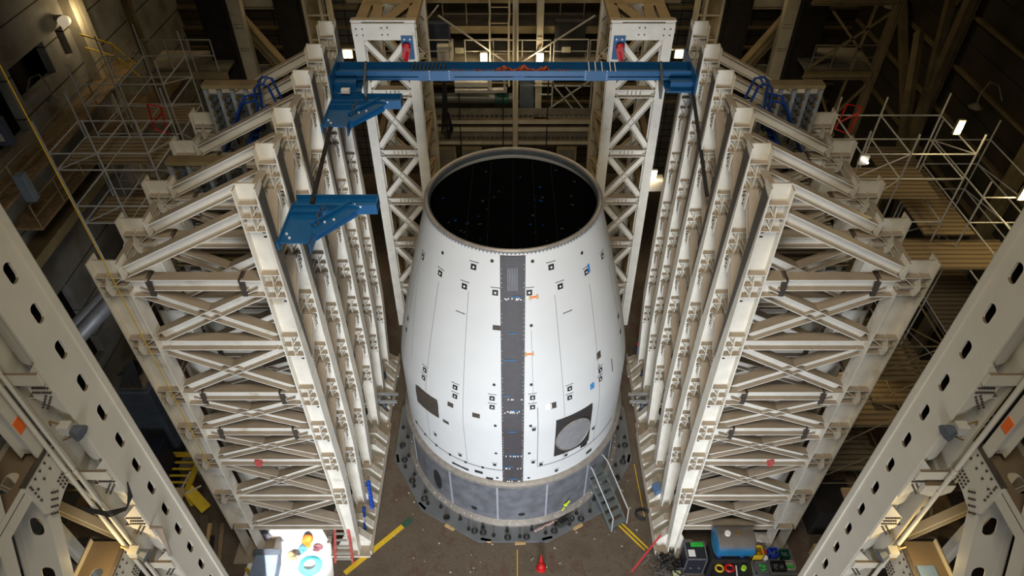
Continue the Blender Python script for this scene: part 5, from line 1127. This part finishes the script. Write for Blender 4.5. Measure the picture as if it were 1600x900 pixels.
for k, (x, y, w_, d_, h_, mm, lab) in enumerate(((8.75, -5.75, .42, .40, .35, YEL, 'yellow tote of small parts on the right tool cart'), (9.35, -5.75, .3, .3, .3, mat('bin_blue', (0.01, 0.06, 0.55), 0.5), 'bright blue bin on the right tool cart'), (9.75, -5.8, .3, .28, .3, mat('bin_green', (0.01, 0.12, 0.07), 0.5), 'dark green bin on the right tool cart'), (9.45, -6.2, .5, .35, .16, BLACK, 'flat black tray on the right tool cart'), (8.85, -6.25, .5, .4, .1, GREYP, 'grey sheet tray on the right tool cart'), (9.85, -6.2, .35, .35, .16, PALE, 'pale tray at the end of the right tool cart'))):
    z0 = 0.7
    t = thing('parts_bin', lab, 'bin', (x, y, z0))
    mm_ = MB(); mm_.box(x-w_/2, x+w_/2, y-d_/2, y+d_/2, z0, z0+0.03); mm_.box(x-w_/2, x-w_/2+.03, y-d_/2, y+d_/2, z0, z0+h_); mm_.box(x+w_/2-.03, x+w_/2, y-d_/2, y+d_/2, z0, z0+h_); mm_.box(x-w_/2, x+w_/2, y-d_/2, y-d_/2+.03, z0, z0+h_); mm_.box(x-w_/2, x+w_/2, y+d_/2-.03, y+d_/2, z0, z0+h_); mm_.build('box', mm, t)
    q = MB()
    for j in range(7): q.sphere((x+random.uniform(-.3,.3)*w_, y+random.uniform(-.3,.3)*d_, z0+h_*0.6), 0.05, 0.06, 0.04, 6)
    q.build('contents', random.choice([BRASS, GREYE, GREEN]), t)
t = thing('tool_cart', 'low grey tool cart holding coloured bins by the right frames', 'cart', (9.7, -5.4, 0)); MB().box(8.5, 10.1, -6.5, -5.5, 0.66, 0.70).build('top_shelf', GREYP, t)
for x in (8.55, 10.05):
    for y in (-6.45, -5.55): MB().box(x-0.03, x+0.03, y-0.03, y+0.03, 0, 0.66).build('leg', GREYE, t)
t = thing('tool_trolley', 'black open trolley of tools with a red handle by the blue tank', 'trolley', (8.3, -5.9, 0)); MB().box(7.05, 8.3, -6.85, -6.2, 0.95, 1.0).build('tray', BLACK, t); MB().box(7.1, 8.25, -6.8, -6.25, 0, 0.95).build('chest', mat('trolley_dark', (0.02, 0.02, 0.025), 0.5), t); MB().tube([(7.2, -6.9, 1.02), (8.4, -6.9, 1.02), (8.5, -6.8, 1.05)], 0.03, 6).build('handle', RED, t)
m = MB(); m.tube([(7.6+0.14*math.cos(a), -6.4+0.12*math.sin(a), 1.06) for a in [2*PI*i/14 for i in range(14)]], 0.05, 6, closed=True); tag(m.build('red_reel', RED), 'red reel on the black tool trolley', 'reel')
m = MB(); m.tube([(7.25+0.13*math.cos(a), -6.4+0.12*math.sin(a), 1.04) for a in [2*PI*i/14 for i in range(14)]], 0.035, 6, closed=True); tag(m.build('yellow_cable', YEL), 'yellow cable ring on the black tool trolley', 'cable')
tag(MB().tube([(7.8, -6.8, 1.03), (7.86, -6.3, 1.03)], 0.025, 6).build('white_stick', PAPER), 'white stick lying across the black tool trolley', 'stick')
for k, (x, y, mm, lab) in enumerate(((8.1, -6.4, mat('lime_roll', (0.4, 0.7, 0.05), 0.6), 'lime tape roll on the black tool trolley'), (9.06, -5.68, RED, 'red drum top on the right tool cart'), (9.06, -5.9, PAPER, 'white can on the right tool cart'), (9.35, -5.35, RED, 'red capped flange behind the right tool cart'))):
    z0 = 1.0 if k == 0 else (0.7 if k < 3 else 0.0); tag(MB().cyl((x, y, z0), (x, y, z0+(0.12 if k < 3 else 0.5)), 0.09, n=14).build('small_drum', mm), lab, 'drum')
t = thing('pump_unit', 'grey pump with pipe flanges behind the right tool cart', 'pump', (9.5, -4.3, 0)); MB().box(8.75, 9.3, -5.4, -5.0, 0, 1.0).build('body', PALE, t, bevel=0.03); MB().cyl((9.0, -5.3, 1.0), (9.0, -5.3, 1.12), 0.14, n=14).build('flange', PALE, t)
# wires and the red bar at the right foot
random.seed(11)
m = MB()
for q in range(16):
    x, y = random.uniform(4.9, 5.6), random.uniform(-6.6, -5.5)
    m.tube([(x+random.uniform(-.3,.3), y+random.uniform(-.3,.3), random.uniform(.02,.35)) for _ in range(6)], 0.014, 5)
o = tag(m.build('wire_tangle', mat('wire_grey', (0.15, 0.14, 0.13), 0.6)), 'tangle of grey wires on the floor at the right foot', 'wires'); o['kind'] = 'stuff'
m = MB()
for q in range(14):
    x, y = random.uniform(5.45, 6.05), random.uniform(-6.4, -5.4)
    m.tube([(x+random.uniform(-.25,.25), y+random.uniform(-.25,.25), random.uniform(.02,.5)) for _ in range(5)], 0.03, 5)
o = tag(m.build('cable_tangle', BLACK), 'heap of black cables beside the black road case', 'cables'); o['kind'] = 'stuff'
tag(MB().bar((4.3, -6.1, 0.1), (5.45, -5.0, 0.75), 0.05, 0.05).build('red_bar', mat('pink_red', (0.6, 0.05, 0.06), 0.5)), 'long red bar slanting up to the right anchor beam', 'bar')
for k, (x, y) in enumerate(((5.75, -6.35), (5.85, -6.55), (5.6, -6.6))): tag(MB().box(x, x+0.28, y, y+0.2, 0.3+0.02*k, 0.33+0.02*k).build('paper_pile', PAPER if k else mat('pale_lime_paper', (0.6, 0.7, 0.4), 0.7)), '%s on the cable heap beside the road case' % ['pale lime paper pad', 'white paper pad', 'lowest white paper pad'][k], 'paper')
m = MB()
for k in range(4): m.tube([(5.0+0.3*math.cos(a), -3.9+0.2*math.sin(a), 0.1+0.05*k+0.2*math.sin(a*0.5)) for a in [2*PI*i/14 for i in range(12)]], 0.03, 6)
tag(m.build('cable_coil', BLACK), 'coil of black cable on the near right anchor beam', 'cable')
m = MB(); m.obox((5.55, -3.2, 0.95), (1, 0.3, 0.2), (-0.3, 1, 0), (0, 0, 1), 0.14, 0.2, 0.12); tag(m.build('blue_bag', mat('steel_blue_fabric', (0.09, 0.17, 0.32), 0.8), bevel=0.03), 'steel blue bag on the near right anchor fins', 'bag')
# red paint bands on some members
for k, (p0, p1, y, lab) in enumerate((((-8.05, 6.25), (-7.9, 6.0), -5.46, 'left'), ((8.0, 6.25), (8.12, 6.0), -5.46, 'right'))):
    tag(MB().box(min(p0[0], p1[0]), max(p0[0], p1[0]), y+0.02, y+0.42, 5.93, 6.27).build('red_tape_band', LRED), 'red tape band round a middle beam of the nearest %s frame' % lab, 'tape')
# scattered chips on the floor
random.seed(5)
m = MB()
for q in range(60):
    a = random.uniform(0, 2*PI); r_ = random.uniform(5.0, 7.0); x, y = r_*math.sin(a), -abs(r_*math.cos(a))
    if abs(x) < 4.8: s_ = random.uniform(0.012, 0.035); m.box(x-s_, x+s_, y-s_, y+s_*0.7, 0, 0.012)
o = tag(m.build('floor_chips', PALE), 'scattered pale chips on the bare floor', 'debris'); o['kind'] = 'stuff'
